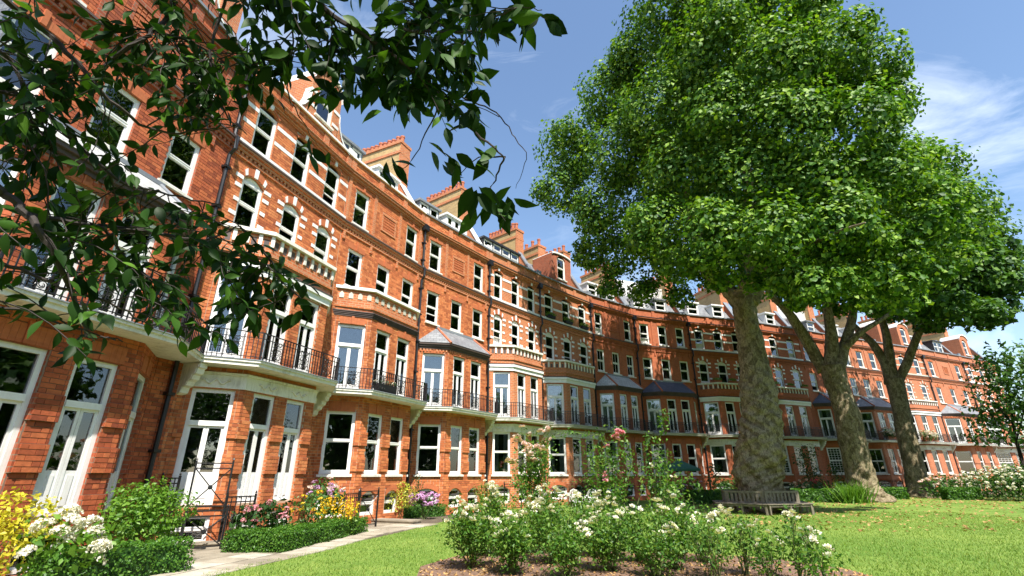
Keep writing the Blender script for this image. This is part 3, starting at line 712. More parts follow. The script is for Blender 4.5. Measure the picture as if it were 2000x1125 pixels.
    lm = MB(); q = [(x, y-.075) for x, y in outl]; lm.prism([(0.0, .02), q[0], q[2], q[3], q[5], (W, .02)], 4.66, 4.685); lm.build('balcony_flashing', 'lead', H)
    for xx in ([] if i == 0 else [X(.16), X(5.34)] if i == 1 else [X(5.34)]): put('bracket', qmesh('bracket', corbel_bracket, 'bracket', 'stone'), H, (xx, -.0, 0.0), 0, (1, .62, 1))
    line = [outl[0], outl[2], outl[3], outl[5]]; rm = MB(); sp = qmesh('scroll', scroll_panel, 'scroll_panel', 'iron'); scr = []
    for (p, q_) in zip(line[:-1], line[1:]):
        L = math.hypot(q_[0]-p[0], q_[1]-p[1]); a_ = math.atan2(q_[1]-p[1], q_[0]-p[0])
        T = lambda x, y, z: PT(p, a_, x, y, z)
        rm.box(0, L, -.022, .022, 5.46, 5.485, T=T); rm.box(0, L, -.012, .012, 5.30, 5.316, T=T); rm.box(0, L, -.012, .012, 4.76, 4.776, T=T)
        n = max(2, int(round(L/.118))); every = 7
        nsp = max(1, int(L/.95)); cs_ = [L*(k+.5)/nsp for k in range(nsp)]
        for k in range(n+1):
            u = L*k/n
            if any(abs(u-c) < .2 for c in cs_) and k not in (0, n): continue
            t_ = .011 if k not in (0, n) else .02
            rm.box(u-t_, u+t_, -t_, t_, 4.69, 5.47, T=T)
        for c in cs_: scr.append((T(c, 0, 4.73), a_))
    rail = rm.build('balcony_railing', 'iron', H)
    for l_, a_ in scr: put('scroll_panel', sp, rail, l_, a_)
    # ---- string course, cornice, parapet
    tm = MB(); tm.box(0, W, -.07, 0, 11.36, 11.44); tm.box(0, W, -.11, 0, 11.56, 11.66); tm.box(0, W, -.17, 0, 11.66, 11.74)
    for k in range(int(W/.17)): tm.box(.17*k+.03, .17*k+.115, -.085, 0, 11.44, 11.555)
    tm.build('string_course', brick, H)
    tm = MB(); tm.box(-.003, W-.003, -.21, 0, 11.74, 11.80, 0)
    tm.build('string_flashing', 'darklead', H)
    if banded:
        tm = MB(); tm.box(0, W, -.13, 0, 11.80, 11.97); tm.build('sill_band', 'white' if i != 12 else 'cream', H)
    tm = MB(); tm.box(0, W, -.06, 0, 14.02, 14.10); tm.box(0, W, -.11, 0, 14.10, 14.2); tm.box(0, W, -.20, 0, 14.2, 14.3); tm.box(0, W, -.05, .3, 14.95, 15.02)
    for xx in (0.02, X(1.85), X(3.65), W-.32): tm.box(xx, xx+.3, -.06, 0, 14.3, 14.95)
    tm.build('cornice', brick, H)
    tm = MB(); tm.box(-.003, W-.003, -.24, 0, 14.3, 14.345); tm.build('cornice_flashing', 'darklead' if i > 3 else brick, H)
    tm = MB(); tm.box(-.003, W-.003, -.12, .4, 15.02, 15.12); tm.build('parapet_coping', 'lead' if not (i in (1, 2)) else 'white', H)
    # ---- dressings on the upper floors
    if banded:
        bm = 'white' if i != 12 else 'cream'
        for zz in (12.72, 13.40):
            iv = pier_gaps(W, [(c-ww/2-.0, c+ww/2+.0, z3, z3+h3) for c in cx], zz, zz+.14)
            for (a_, b_) in iv:
                t_ = MB(); t_.box(a_, b_, -.022, .01, zz, zz+.15); t_.build('stone_band', bm, H)
        for c in cx:
            # key blocks and moulded heads
            t_ = MB(); n = 8
            for q_ in range(n):
                ua, ub = -1+2*q_/n, -1+2*(q_+1)/n; f_ = lambda u: z3+h3+.2*(1-u*u); hw = ww/2
                for yy, lo, hi in ((-.05, .02, .10),):
                    t_.face([(c+ua*hw, yy, f_(ua)+lo), (c+ub*hw, yy, f_(ub)+lo), (c+ub*hw*1.1, yy, f_(ub)+hi), (c+ua*hw*1.1, yy, f_(ua)+hi)])
                    t_.face([(c+ua*hw*1.1, yy, f_(ua)+hi), (c+ub*hw*1.1, yy, f_(ub)+hi), (c+ub*hw*1.1, 0, f_(ub)+hi), (c+ua*hw*1.1, 0, f_(ua)+hi)])
                    t_.face([(c+ua*hw, 0, f_(ua)+lo), (c+ub*hw, 0, f_(ub)+lo), (c+ub*hw, yy, f_(ub)+lo), (c+ua*hw, yy, f_(ua)+lo)])
            t_.build('arch_moulding', 'brick_gauged', H)
            t_ = MB(); t_.box(c-.07, c+.07, -.085, .0, z3+h3+.2, z3+h3+.4); t_.build('keystone', bm, H)
            # second floor: alternating voussoirs and quoins
            zb, rise, hw = z2+h2+.0, .24, ww/2+.03; n = 9
            ty = MB()
            for q_ in range(10):
                ua, ub = -1+.2*q_, -1+.2*(q_+1)
                ty.face([(c+ua*ww/2, .1, z2+h2-.08), (c+ub*ww/2, .1, z2+h2-.08), (c+ub*ww/2, .1, z2+h2+.22*(1-ub*ub)), (c+ua*ww/2, .1, z2+h2+.22*(1-ua*ua))])
            ty.tube([(c+u*ww*.36, .085, z2+h2+.03+.12*(1-u*u)) for u in np.linspace(-1, 1, 9)], .022, 5)
            ty.build('tympanum', 'white', H)
            bk = MB()
            for q_ in range(n):
                th0, th1 = pi*(.06+.88*q_/n), pi*(.06+.88*(q_+1)/n)
                def pt(th, r): return (c-hw*math.cos(th)*(1+r*.5), zb-.02+rise*math.sin(th)*(1+0)+r*(.30+.70*math.sin(th))*.98)
                a1, a2, b1, b2 = pt(th0+.01, 0), pt(th1-.01, 0), pt(th1-.01, .30), pt(th0+.01, .30)
                target = MB() if q_ in (1, 4, 7) else bk
                yo = -.055 if q_ in (1, 4, 7) else -.035
                if q_ == 4 and target is not bk: b1 = (b1[0], b1[1]+.05); b2 = (b2[0], b2[1]+.05)
                pts = [a1, a2, b1, b2]
                target.face([(p[0], yo, p[1]) for p in pts])
                for k in range(4):
                    p, q2 = pts[k], pts[(k+1) % 4]; target.face([(q2[0], yo, q2[1]), (p[0], yo, p[1]), (p[0], .01, p[1]), (q2[0], .01, q2[1])])
                if target is not bk: target.build('voussoir', bm, H)
            bk.build('brick_arch', 'brick_gauged', H)
            for sgn in (-1, 1):
                for k, zz in enumerate((9.35, 9.85, 10.35, 10.68)):
                    wq = .26 if k % 2 == 0 else .2
                    if k == 3: wq = .3
                    qm = qmesh(('q', k, round(ww, 2), bm), lambda b: b.box(-wq/2, wq/2, -.03, .0, 0, .13), 'quoin', bm)
                    put('quoin', qm, H, (c+sgn*(ww/2+wq/2+.005), 0, zz))
    else:
        for zt_, cl in ((z2+h2, cx), (z3+h3, third)):
            for c in cl:
                t_ = MB()
                for kx in range(9):
                    u = -1+2*(kx+.5)/9; du = ww*.6/9*.94
                    t_.box(c+u*ww*.58-du, c+u*ww*.58+du, -.028-(.04 if kx == 4 else 0), .0, zt_+.004, zt_+.24+(.16 if kx == 4 else 0))
                t_.build('brick_lintel', 'brick_gauged', H)
        for xx in (X(.12), X(1.75), X(3.55), X(5.2)):
            t_ = MB(); t_.box(xx-.09, xx+.09, -.05, 0, 11.8, 14.02); t_.build('pilaster', brick, H)
            t_ = MB(); t_.box(xx-.06, xx+.06, -.07, 0, 11.02, 11.36); t_.build('corbel', brick, H)
        if i not in (7, 11):
            c = cx[1]; t_ = MB(); t_.box(c-.52, c+.52, -.05, 0, 12.45, 12.55); t_.box(c-.52, c+.52, -.06, 0, 13.3, 13.42); t_.box(c-.52, c-.42, -.045, 0, 12.55, 13.3); t_.box(c+.42, c+.52, -.045, 0, 12.55, 13.3)
            fr = t_.build('panel_frame', brick, H)
            t_ = MB()
            for k in range(6):
                for j in range(5):
                    u = c-.36+.144*k; v = 12.63+.148*j; t_.box(u-.055, u+.055, -.035, 0, v-.05, v+.05)
            t_.build('terracotta_lattice', 'brick_gauged', fr)
    # ---- drainpipe at the right party wall
    if i not in (1, 8, 9):
        xp = W-.06 if i != 0 else W-.25
        t_ = MB(); t_.tube([(xp, -.13, 13.95), (xp, -.13, 11.9), (xp, -.27, 11.75), (xp, -.27, 11.3), (xp, -.11, 11.1), (xp, -.11, .1)], .062, 8)
        for z in (13.2, 12.2, 10.6, 9.2, 7.8, 6.3, 3.6, 2.2): t_.box(xp-.10, xp+.10, -.2, 0, z, z+.07)
        dp = t_.build('drainpipe', 'iron', H, smooth=False)
        t_ = MB(); t_.prism([(xp-.2, 0), (xp-.16, -.3), (xp+.16, -.3), (xp+.2, 0)], 13.95, 14.28); t_.build('hopper', 'iron', dp)
    # ---- roof
    rm = MB(); ry = [(-.0, 14.9), (.5, 14.9), (2.3, 17.3), (7, 17.9), (7, 0), (6.5, 0)]
    rm.face([(0, .4, 14.95), (W, .4, 14.95), (W, .75, 15.0), (0, .75, 15.0)]); rm.face([(0, .75, 15.0), (W, .75, 15.0), (W, 2.2, 17.1), (0, 2.2, 17.1)])
    rm.face([(0, 2.2, 17.1), (W, 2.2, 17.1), (W, 8, 17.6), (0, 8, 17.6)]); rm.face([(0, 8, 17.6), (W, 8, 17.6), (W, 8, 0), (0, 8, 0)])
    rm.face([(0, .3, 14.3), (W, .3, 14.3), (W, .3, 15.03), (0, .3, 15.03)][::-1])
    if i in (0, 14):
        xe = .001 if i == 0 else W-.001; rm.face([(xe, 0, -.2), (xe, 8, -.2), (xe, 8, 17.6), (xe, 2.2, 17.1), (xe, .75, 15), (xe, 0, 15)])
    rm.build('roof', 'slate' if i not in (2, 3) else 'lead', H)
    t_ = MB(); prof = [(.0, 14.6), (.0, 15.3), (.55, 15.45), (1.75, 17.45), (5.5, 17.9), (5.5, 14.6)]
    t_.extr(prof, W-.17, W+.17); pw_ = t_.build('party_wall', brick, H)
    t_ = MB()
    for (p, q_) in zip(prof[1:4], prof[2:5]): t_.face([(W-.22, p[0]-.02, p[1]+.01), (W+.22, p[0]-.02, p[1]+.01), (W+.22, q_[0]-.02, q_[1]+.01), (W-.22, q_[0]-.02, q_[1]+.01)]); t_.face([(W-.22, p[0]-.02, p[1]-.14), (W-.22, p[0]-.02, p[1]+.01), (W-.22, q_[0]-.02, q_[1]+.01), (W-.22, q_[0]-.02, q_[1]-.14)][::-1])
    t_.extr([(-.1, 15.13), (.0, 15.13), (.0, 15.4), (-.1, 15.35)], W-.22, W+.22)
    t_.build('party_coping', 'white' if i in (1, 2, 3) else 'lead', pw_)
    if i == 0: chimney(H, W, W, 20.3, 8); gable(H, X(3.2), 1.9, 15.05, 17.2, 18.2, brick)
    if i == 1: gable(H, X(3.45), 1.75, 15.05, 17.1, 18.0, brick); box_dormer(H, X(5.0), .8, 15.6, 1.2, 1.0, 1, 'white')
    if i == 2:
        chimney(H, W, W, 20.35, 10); box_dormer(H, X(1.0), 1.5, 15.5, 1.3, 1.2, 2, 'lead'); box_dormer(H, X(3.6), 1.6, 15.4, 1.3, 1.1, 2, 'white')
    if i == 3:
        chimney(H, W, W, 20.5, 10, 2.2, 6.2); box_dormer(H, X(1.2), 1.6, 15.3, 1.2, 1.0, 2, 'lead'); box_dormer(H, X(3.4), 1.9, 15.25, 1.25, .85, 3, 'white')
    if i == 4: chimney(H, W, W, 19.3, 9, 1.7, 5.0); box_dormer(H, X(2.2), 3.7, 15.25, 1.05, .75, 4, 'black_tile')
    if i == 5: gable(H, X(2.4), 2.2, 15.05, 17.3, 17.5, 'brick_dark', False); chimney(H, W*.5, W, 19.2, 5, 2.2, 5.6); chimney(H, W, W, 19.6, 7, 2, 5.5)
    if i == 6: chimney(H, W, W, 19.7, 7, 2, 5.4); box_dormer(H, X(1.5), 1.1, 15.5, 1.1, .9, 1, 'white'); box_dormer(H, X(3.8), 1.1, 15.5, 1.1, .9, 1, 'slate')
    if i in (7, 10):
        box_dormer(H, X(1.4), 1.2, 15.4, 1.1, .9, 1, 'white'); box_dormer(H, X(3.6), 1.2, 15.4, 1.1, .9, 1, 'slate')
        t_ = MB()
        for k in range(int(W/.16)): t_.box(.16*k, .16*k+.07, 2.3, 2.36, 17.1, 18.2)
        t_.box(0, W, 2.28, 2.38, 18.2, 18.27); t_.box(0, W, 2.28, 2.38, 17.12, 17.18); t_.box(.3, W-.3, 3.5, 6, 17.3, 19.2); t_.build('roof_terrace_railing', 'white', H)
        chimney(H, W, W, 19.6, 6)
    if i in (8, 9, 11):
        for f_ in (1.4, 3.9): box_dormer(H, X(f_), 1.2, 15.4, 1.2, .9, 1, 'white')
        chimney(H, W, W, 19.6, 7)
    if i == 12:
        gable(H, X(1.6), 2.0, 15.05, 17.3, 17.9, brick, False); gable(H, X(4.0), 2.0, 15.05, 17.3, 17.9, brick, False); chimney(H, W, W, 19.8, 7)
    if i == 13: box_dormer(H, X(1.0), 2.2, 15.4, 1.4, .9, 3, 'white'); box_dormer(H, X(4.2), 2.0, 15.4, 1.4, .9, 2, 'black_tile'); chimney(H, W*.55, W, 19.6, 6)
    if i == 14: gable(H, X(1.5), 2.0, 15.05, 17.4, 18.0, brick, False); chimney(H, W*.4, W, 19.8, 6)
    k = len(wall.v); wall.v += trim.v; wall.f += [tuple(q+k for q in f) for f in trim.f]; wall.m += [1]*len(trim.f)
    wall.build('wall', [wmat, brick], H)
    # ---- single bricks
    if near:
        ca, sa = math.cos(ang), math.sin(ang); sc = []
        for n_, (ox, oy, a_, c0, c1, za, zb, out, full) in enumerate(BL):
            if not full or za < 1.5: continue
            p = PT((ox, oy), a_, (c0+c1)/2, out, za); wp = (xa+p[0]*ca-p[1]*sa, ya+p[0]*sa+p[1]*ca, za)
            px, py, d = proj(wp)
            if not (5 < px < 1995 and 5 < py < 1120): continue
            if px < 520 and py < 640: continue
            nx, ny = math.sin(a_+ang), -math.cos(a_+ang); c = -(wp[0]*nx+wp[1]*ny)/math.hypot(wp[0], wp[1])
            if c < .1: continue
            sc.append((-(c1-c0)*c/d, n_))
        sc.sort(); single = {n_ for _, n_ in sc[:300]}
        bm_ = MB(); pm = 'bp_dark' if i == 0 else 'bp'
        for n_, (ox, oy, a_, c0, c1, za, zb, out, full) in enumerate(BL):
            if n_ in single:
                L = c1-c0
                me = qmesh(('brick', pm, round(L, 2)), lambda b: b.box(-L/2, L/2, -.014, .014, -.043, .043), 'brick', pm)
                put('brick', me, H, PT((ox, oy), a_, (c0+c1)/2, out-.014, (za+zb)/2), a_)
            else:
                q = [PT((ox, oy), a_, u, o_, z) for o_ in (out, -.001) for u, z in ((c0, za), (c1, za), (c1, zb), (c0, zb))]
                k = len(bm_.v); bm_.v += q
                for f_ in ((0, 1, 2, 3), (0, 4, 5, 1), (1, 5, 6, 2), (2, 6, 7, 3), (3, 7, 4, 0)): bm_.f.append(tuple(k+j for j in f_)); bm_.m.append(0)
        tag(bm_.build('laid_bricks', pm, H, uv=False), kind='stuff')
    return H
HOUSES = [house(i) for i in range(15)]

# ------------------------------------------------------------------ flowers and foliage on the houses
def mk_blossom(rad, layers, curl, seed):
    q = random.Random(seed); b = MB()
    for L in range(layers):
        n = 6 if L < 2 else 4; r = rad*(1-.28*L); z = rad*.16*L; tilt = .25+.38*L
        for k in range(n):
            t = 2*pi*(k+.5*L)/n+q.uniform(-.15, .15); c_, s_ = math.cos(t), math.sin(t)
            def P(u, v, h): return (c_*u-s_*v, s_*u+c_*v, z+h)
            e = r*math.cos(tilt); up = r*math.sin(tilt)
            b.face([P(0, 0, 0), P(e*.6, -r*.42, up*.5), P(e, -r*.15, up+curl*r), P(e, r*.15, up+curl*r), P(e*.6, r*.42, up*.5)])
    return b
BLOOM = {}
def bloom_mesh(matl, v=0, rad=.05, layers=3):
    k = (matl, v, rad)
    if k not in BLOOM: BLOOM[k] = mk_blossom(rad, layers, .12, v+3).mesh('blossom', matl)
    return BLOOM[k]
def cluster_mesh(matl, rad, n, each, seed=0, dome=.7):
    """a head of many small florets"""
    k = (matl, 'c', rad, n, seed)
    if k not in BLOOM:
        g = np.random.default_rng(seed); d = unit(g.normal(size=(n, 3))); d[:, 2] = np.abs(d[:, 2])*1.0-.25
        C = d*rad*np.array([1, 1, dome])*(.85+.2*g.random((n, 1)))
        BLOOM[k] = leafmesh('flower_head', C, d+g.normal(size=(n, 3))*.35, each, LEAF_QUAD, matl)
    return BLOOM[k]
def leafy(name, parent, blobs, dens, size, tmpl, matl, shell=.4, up=.4, rnd=.8, kind='stuff', loc=(0, 0, 0), zmin=None):
    P, Q = blob_points(blobs, dens, shell, up, rnd)
    if zmin is not None:
        k = P[:, 2] > zmin; P, Q = P[k], Q[k]
    sz = size*(.7+.6*NR.random(len(P)))
    o = put(name, leafmesh(name, P, Q, sz, tmpl, matl), parent, loc)
    return tag(o, kind=kind)
def stems(parent, pts_list, r0, r1, matl='stem', name='stem', n=4, loc=(0, 0, 0)):
    for p in pts_list:
        b = MB(); k = len(p); b.tube(p, [r0+(r1-r0)*j/(k-1) for j in range(k)], n); b.build(name, matl, parent, loc, uv=False)
def shrub(name, label, cat, base, blobs, dens, size, tmpl, matl, group=None, core=True, nst=6, **kw):
    t = thing(name, label, cat, (base[0], base[1], 0), 0, group)
    leafy('foliage', t, blobs, dens, size, tmpl, matl, **kw)
    if nst:
        L = []
        for k in range(nst):
            b = R.choice(blobs); e = (b[0]+R.uniform(-.3, .3)*b[3], b[1]+R.uniform(-.3, .3)*b[3], b[2]+R.uniform(0, .4)*b[3])
            f = (R.uniform(-.1, .1), R.uniform(-.1, .1), 0)
            m_ = tuple((e[j]+f[j])/2+R.uniform(-.06, .06) for j in range(3)); L.append([f, m_, e])
        stems(t, L, .018, .006)
    return t
def heads(t, blobs, n, mesh_list, name='flower_head', zlo=-.1, ylo=True, sc=(.8, 1.2), toward=True):
    out = []
    for k in range(n):
        b = R.choice(blobs); c = np.array(b[:3]); r = np.array(b[3:6]) if len(b) >= 6 else np.full(3, b[3])
        while True:
            d = unit(NR.normal(size=3))
            w = np.array([t.location.x, t.location.y, 0])
            if d[2] > zlo and (not toward or d@unit(-np.array([w[0], w[1], 0])) > -.25): break
        p = c+d*r*R.uniform(.98, 1.12)
        if p[2] < .12: continue
        o = put(name, R.choice(mesh_list), t, p, R.random()*6); o.rotation_euler = (R.uniform(-.5, .5)-d[1]*.5, R.uniform(-.5, .5)+d[0]*.5, R.random()*6); f = R.uniform(*sc); o.scale = (f, f, f); out.append(o)
    return out
def hedge(label, a, b, wdt, h, dens=1500, size=.05):
    """clipped hedge between two ground points (a,b), wdt deep on the far side"""
    L = math.hypot(b[0]-a[0], b[1]-a[1]); an = math.atan2(b[1]-a[1], b[0]-a[0])
    t = thing('box_hedge', label, 'hedge', (a[0], a[1], 0), an)
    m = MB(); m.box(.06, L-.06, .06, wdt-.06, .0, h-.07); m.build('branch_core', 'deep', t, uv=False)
    n = int(dens*(L*h*2+L*wdt+2*wdt*h)); f = NR.random(n); P = np.zeros((n, 3)); Q = np.zeros((n, 3))
    tot = np.array([L*h, L*wdt, wdt*h, wdt*h, L*h]); c = np.cumsum(tot)/tot.sum(); wh = np.searchsorted(c, NR.random(n))
    u, v = NR.random(n), NR.random(n)
    for k, (o_, x_, y_, nn) in enumerate((((0, 0, 0), (L, 0, 0), (0, 0, h), (0, -1, 0)), ((0, 0, h), (L, 0, 0), (0, wdt, 0), (0, 0, 1)), ((0, 0, 0), (0, wdt, 0), (0, 0, h), (-1, 0, 0)), ((L, 0, 0), (0, wdt, 0), (0, 0, h), (1, 0, 0)), ((0, wdt, 0), (L, 0, 0), (0, 0, h), (0, 1, 0)))):
        s_ = wh == k; P[s_] = np.array(o_)+u[s_, None]*np.array(x_)+v[s_, None]*np.array(y_); Q[s_] = nn
    P += NR.normal(size=(n, 3))*.022+Q*(.03*np.sin(P[:, :1]*7)+.02*np.sin(P[:, 2:]*11+P[:, :1]*3)); P[:, 2] = np.maximum(P[:, 2], .02)
    Q = Q+NR.normal(size=(n, 3))*.75+np.array([0, 0, .3])
    tag(put('foliage', leafmesh('foliage', P, Q, size*(.7+.6*NR.random(n)), LEAF_QUAD, 'box'), t), kind='stuff')
    return t
def HP(i, fx, out, z):                      # a point on house i: fraction of its width, distance in front, height
    (xa, ya), (xb, yb) = PP[i], PP[i+1]; W = math.hypot(xb-xa, yb-ya); tx, ty = (xb-xa)/W, (yb-ya)/W
    return np.array([xa+tx*fx*W+ty*out, ya+ty*fx*W-tx*out, z]), math.atan2(ty, tx)
def window_box(label, i, fx, z, ln, matl, flower, out=.16, group=None):
    p, a = HP(i, fx, out, z); t = thing('window_box', label, 'window box', p, a, group)
    b = MB(); b.prism([(-ln/2, -.09), (ln/2, -.09), (ln/2, .09), (-ln/2, .09)], 0, .03); b.extr([(-.11, .19), (-.09, 0), (.09, 0), (.11, .19)], -ln/2, ln/2); b.box(-ln/2-.02, ln/2+.02, -.13, -.105, .15, .2); b.build('trough', matl, t)
    blobs = [(x, -.02, .27, .2, .16, .16) for x in np.linspace(-ln/2+.1, ln/2-.1, 4)]
    leafy('foliage', t, blobs, 700, .09, LEAF_OVAL, 'bright')
    if flower: heads(t, blobs, 9, [cluster_mesh(flower, .07, 22, .05)], toward=False)
    return t
for f_, w_ in zip((.173, .5, .827), ('left', 'middle', 'right')):
    window_box('dark trough of trailing greenery under the %s top window left of the big tree' % w_, 5, f_, 11.98, .8, 'iron', 'russet', group='green window boxes')
for i, ww_ in ((8, 'left of the thickest trunk'), (9, 'right of the thickest trunk')):
    for f_, w_ in zip((.25, .5, .75), ('left', 'middle', 'right')):
        window_box('clay planter on the bay ledge %s, %s one of its three' % (ww_, w_), i, f_, 8.93, .75, 'tile_pot', None, out=.86, group='clay planters on bay ledges')
for i, f_, lb in ((11, .35, 'white flowers spilling over the balcony railing between second and third trunks'), (12, .22, 'mass of white flowers on the balcony just right of third trunk')):
    p, a = HP(i, f_, 1.45, 4.7); t = thing('balcony_planter', lb, 'planter', p, a)
    b = MB(); b.extr([(-.15, .32), (-.12, 0), (.12, 0), (.15, .32)], -.7, .7); b.build('trough', 'tile_pot', t)
    bl = [(x, -.1, .55+.15*math.sin(x*5), .42, .4, .4) for x in np.linspace(-.8, .8, 5)]; leafy('foliage', t, bl, 200, .14, LEAF_OVAL, 'mid'); heads(t, bl, 46, [cluster_mesh('petal_white', .13, 30, .09), cluster_mesh('petal_pale', .11, 24, .09)], toward=True)
p, a = HP(2, .35, 1.45, 4.7); t = thing('balcony_planter', 'dark trough of small white flowers behind railing of plain bay beside banded house', 'planter', p, a)
b = MB(); b.extr([(-.14, .3), (-.11, 0), (.11, 0), (.14, .3)], -.55, .55); b.build('trough', 'iron', t); bl = [(x, 0, .36, .2, .14, .14) for x in (-.4, -.1, .2, .45)]; leafy('foliage', t, bl, 500, .08, LEAF_OVAL, 'deep'); heads(t, bl, 10, [cluster_mesh('petal_white', .06, 16, .05)], toward=False)

# ------------------------------------------------------------------ beds along the house fronts
def at(x, y): return G(x, y)
hedge('clipped box hedge at bottom left corner below the white hydrangea', (-6.95, 8.2), at(368, 1117), .75, .52, 1100)
hedge('clipped box hedge edging the bed with pink and yellow flowers', at(432, 1079), at(545, 1083), .8, .42)
hedge('long side of the clipped hedge in front of the yellow flowers', at(548, 1082), at(716, 1040), .8, .42)
hedge('low clipped box hedge below the yellow bush and mauve hydrangea', at(738, 1017), at(872, 1008), .8, .45, 1000)
def px_shrub(name, label, cat, x, y, d, blobs, dens, size, tmpl, matl, **kw):
    g = D(x, y, d); return shrub(name, label, cat, (g[0], g[1]), blobs, dens, size, tmpl, matl, **kw)
def place(x, d): g = D(x, 931, d); return (g[0], g[1])
# nearest corner
shrub('golden_shrub', 'bright yellow-leaved shrub at far left edge beside the white hydrangea', 'shrub', (-8.0, 8.35), [(0, 0, .55, .62, .55, .55), (-.35, .05, .9, .5, .5, .42), (.25, .2, .95, .5, .5, .4), (0, 0, 1.12, .42, .42, .36)], 380, .085, LEAF_OVAL, 'yellow', zmin=.05)
B1 = [(0, 0, .5, .5, .5, .45), (.3, .1, .62, .42, .4, .4), (-.3, .1, .75, .4, .4, .4)]
t = shrub('hydrangea', 'white hydrangea with big round flower heads between yellow and green shrubs', 'shrub', (-7.15, 8.55), B1, 130, .15, LEAF_OVAL, 'bright')
heads(t, B1, 15, [cluster_mesh('petal_white', .15, 150, .05, 1, .85), cluster_mesh('petal_white', .135, 130, .05, 2, .8)], zlo=-.35, sc=(.8, 1.25))
heads(t, B1, 3, [cluster_mesh('lime', .10, 80, .05, 4, .8)], zlo=.1)
shrub('mexican_orange', 'rounded glossy green shrub in front of the shaded drainpipe corner', 'shrub', (-7.3, 10.45), [(0, 0, .6, .75, .7, .55), (-.3, .1, 1.0, .6, .6, .5), (.35, .1, .95, .55, .6, .48), (.05, 0, 1.22, .55, .5, .36)], 820, .085, LEAF_OVAL, 'bright', zmin=.05)
# pink and yellow bed
B2 = [(0, 0, .62, .52, .45, .42), (-.35, .1, .55, .36, .36, .36), (.35, .1, .72, .4, .4, .4)]
g2 = place(520, 15.0); t = shrub('pink_hydrangea', 'dark-leaved bush with crimson and pink flower heads behind left end of hedge', 'shrub', g2, B2, 190, .17, LEAF_OVAL, 'deep', up=0)
heads(t, B2, 16, [cluster_mesh('petal_pink', .085, 50, .045), cluster_mesh('petal_pink', .07, 40, .045, 3)])
B3 = [(0, 0, .6, .5, .45, .5), (.25, .1, .85, .4, .4, .4)]
t = shrub('coneflower_bush', 'green bush with scattered orange-yellow blooms behind the middle of hedge', 'shrub', place(600, 15.7), B3, 330, .10, LEAF_OVAL, 'mid'); heads(t, B3, 12, [cluster_mesh('gold', .06, 26, .04)])
B4 = [(0, 0, .9, .5, .45, .5), (-.1, .1, 1.2, .4, .4, .4), (.3, 0, .9, .4, .4, .4)]
t = shrub('tall_hydrangea', 'tall leafy bush with pale pink lacecap heads against the brick pier', 'shrub', place(640, 17.2), B4, 240, .14, LEAF_OVAL, 'mid'); heads(t, B4, 17, [cluster_mesh('petal_pale', .12, 40, .05, 5, .4), cluster_mesh('petal_mauve', .09, 34, .05, 6, .4)])
B5 = [(x, .0, .42, .2, .22, .4) for x in (-.45, -.2, .05, .3, .5)]
t = shrub('loosestrife', 'clump of golden yellow flower spikes behind right end of long hedge', 'shrub', place(668, 16.6), B5, 260, .10, LEAF_OVAL, 'bright')
for k in range(46):
    P = np.array([(0, 0, z)+NR.normal(size=3)*.02 for z in np.linspace(-.12, .16, 16)]); key = ('spk', k % 4)
    if key not in BLOOM: BLOOM[key] = leafmesh('flower_spike', P, NR.normal(size=P.shape)+np.array([0, 0, .5]), .07, LEAF_QUAD, 'gold')
    put('flower_spike', BLOOM[key], t, (R.uniform(-.62, .62), R.uniform(-.3, .3), R.uniform(.5, .95)), R.random()*6)
# second bed
B6 = [(0, 0, .7, .65, .5, .5), (-.35, 0, 1.0, .5, .45, .4), (.4, 0, .9, .5, .45, .4), (0, .1, 1.25, .4, .4, .3)]
shrub('golden_bush', 'lime-yellow bush beside the mauve hydrangea above low hedge', 'shrub', place(778, 21.8), B6, 420, .09, LEAF_OVAL, 'lime')
B7 = [(0, 0, .55, .5, .42, .4), (.3, 0, .62, .42, .4, .32), (-.25, 0, .72, .36, .4, .3)]
t = shrub('mauve_hydrangea', 'mauve-pink hydrangea in full bloom right of the lime-yellow bush', 'shrub', place(832, 22.0), B7, 160, .12, LEAF_OVAL, 'mid'); heads(t, B7, 40, [cluster_mesh('petal_mauve', .12, 50, .07, 7), cluster_mesh('petal_mauve', .10, 44, .07, 8)])
shrub('olive_bush', 'thin grey-green bush against the wall behind the mauve hydrangea', 'shrub', place(812, 23.2), [(0, 0, 1.0, .4, .35, .5), (.1, 0, 1.5, .3, .3, .3)], 150, .10, LEAF_OVAL, 'deep')
shrub('spiraea', 'green and russet bush at foot of the long drainpipe', 'shrub', place(952, 24.6), [(0, 0, .7, .6, .5, .5), (-.3, 0, 1.0, .42, .4, .4), (.35, 0, .7, .4, .4, .4)], 300, .10, LEAF_OVAL, 'russet')
shrub('round_bush', 'small bright green bush between russet bush and pink roses', 'shrub', place(985, 22.5), [(0, 0, .5, .7, .5, .45), (-.8, 0, .45, .6, .5, .4)], 260, .10, LEAF_OVAL, 'bright')
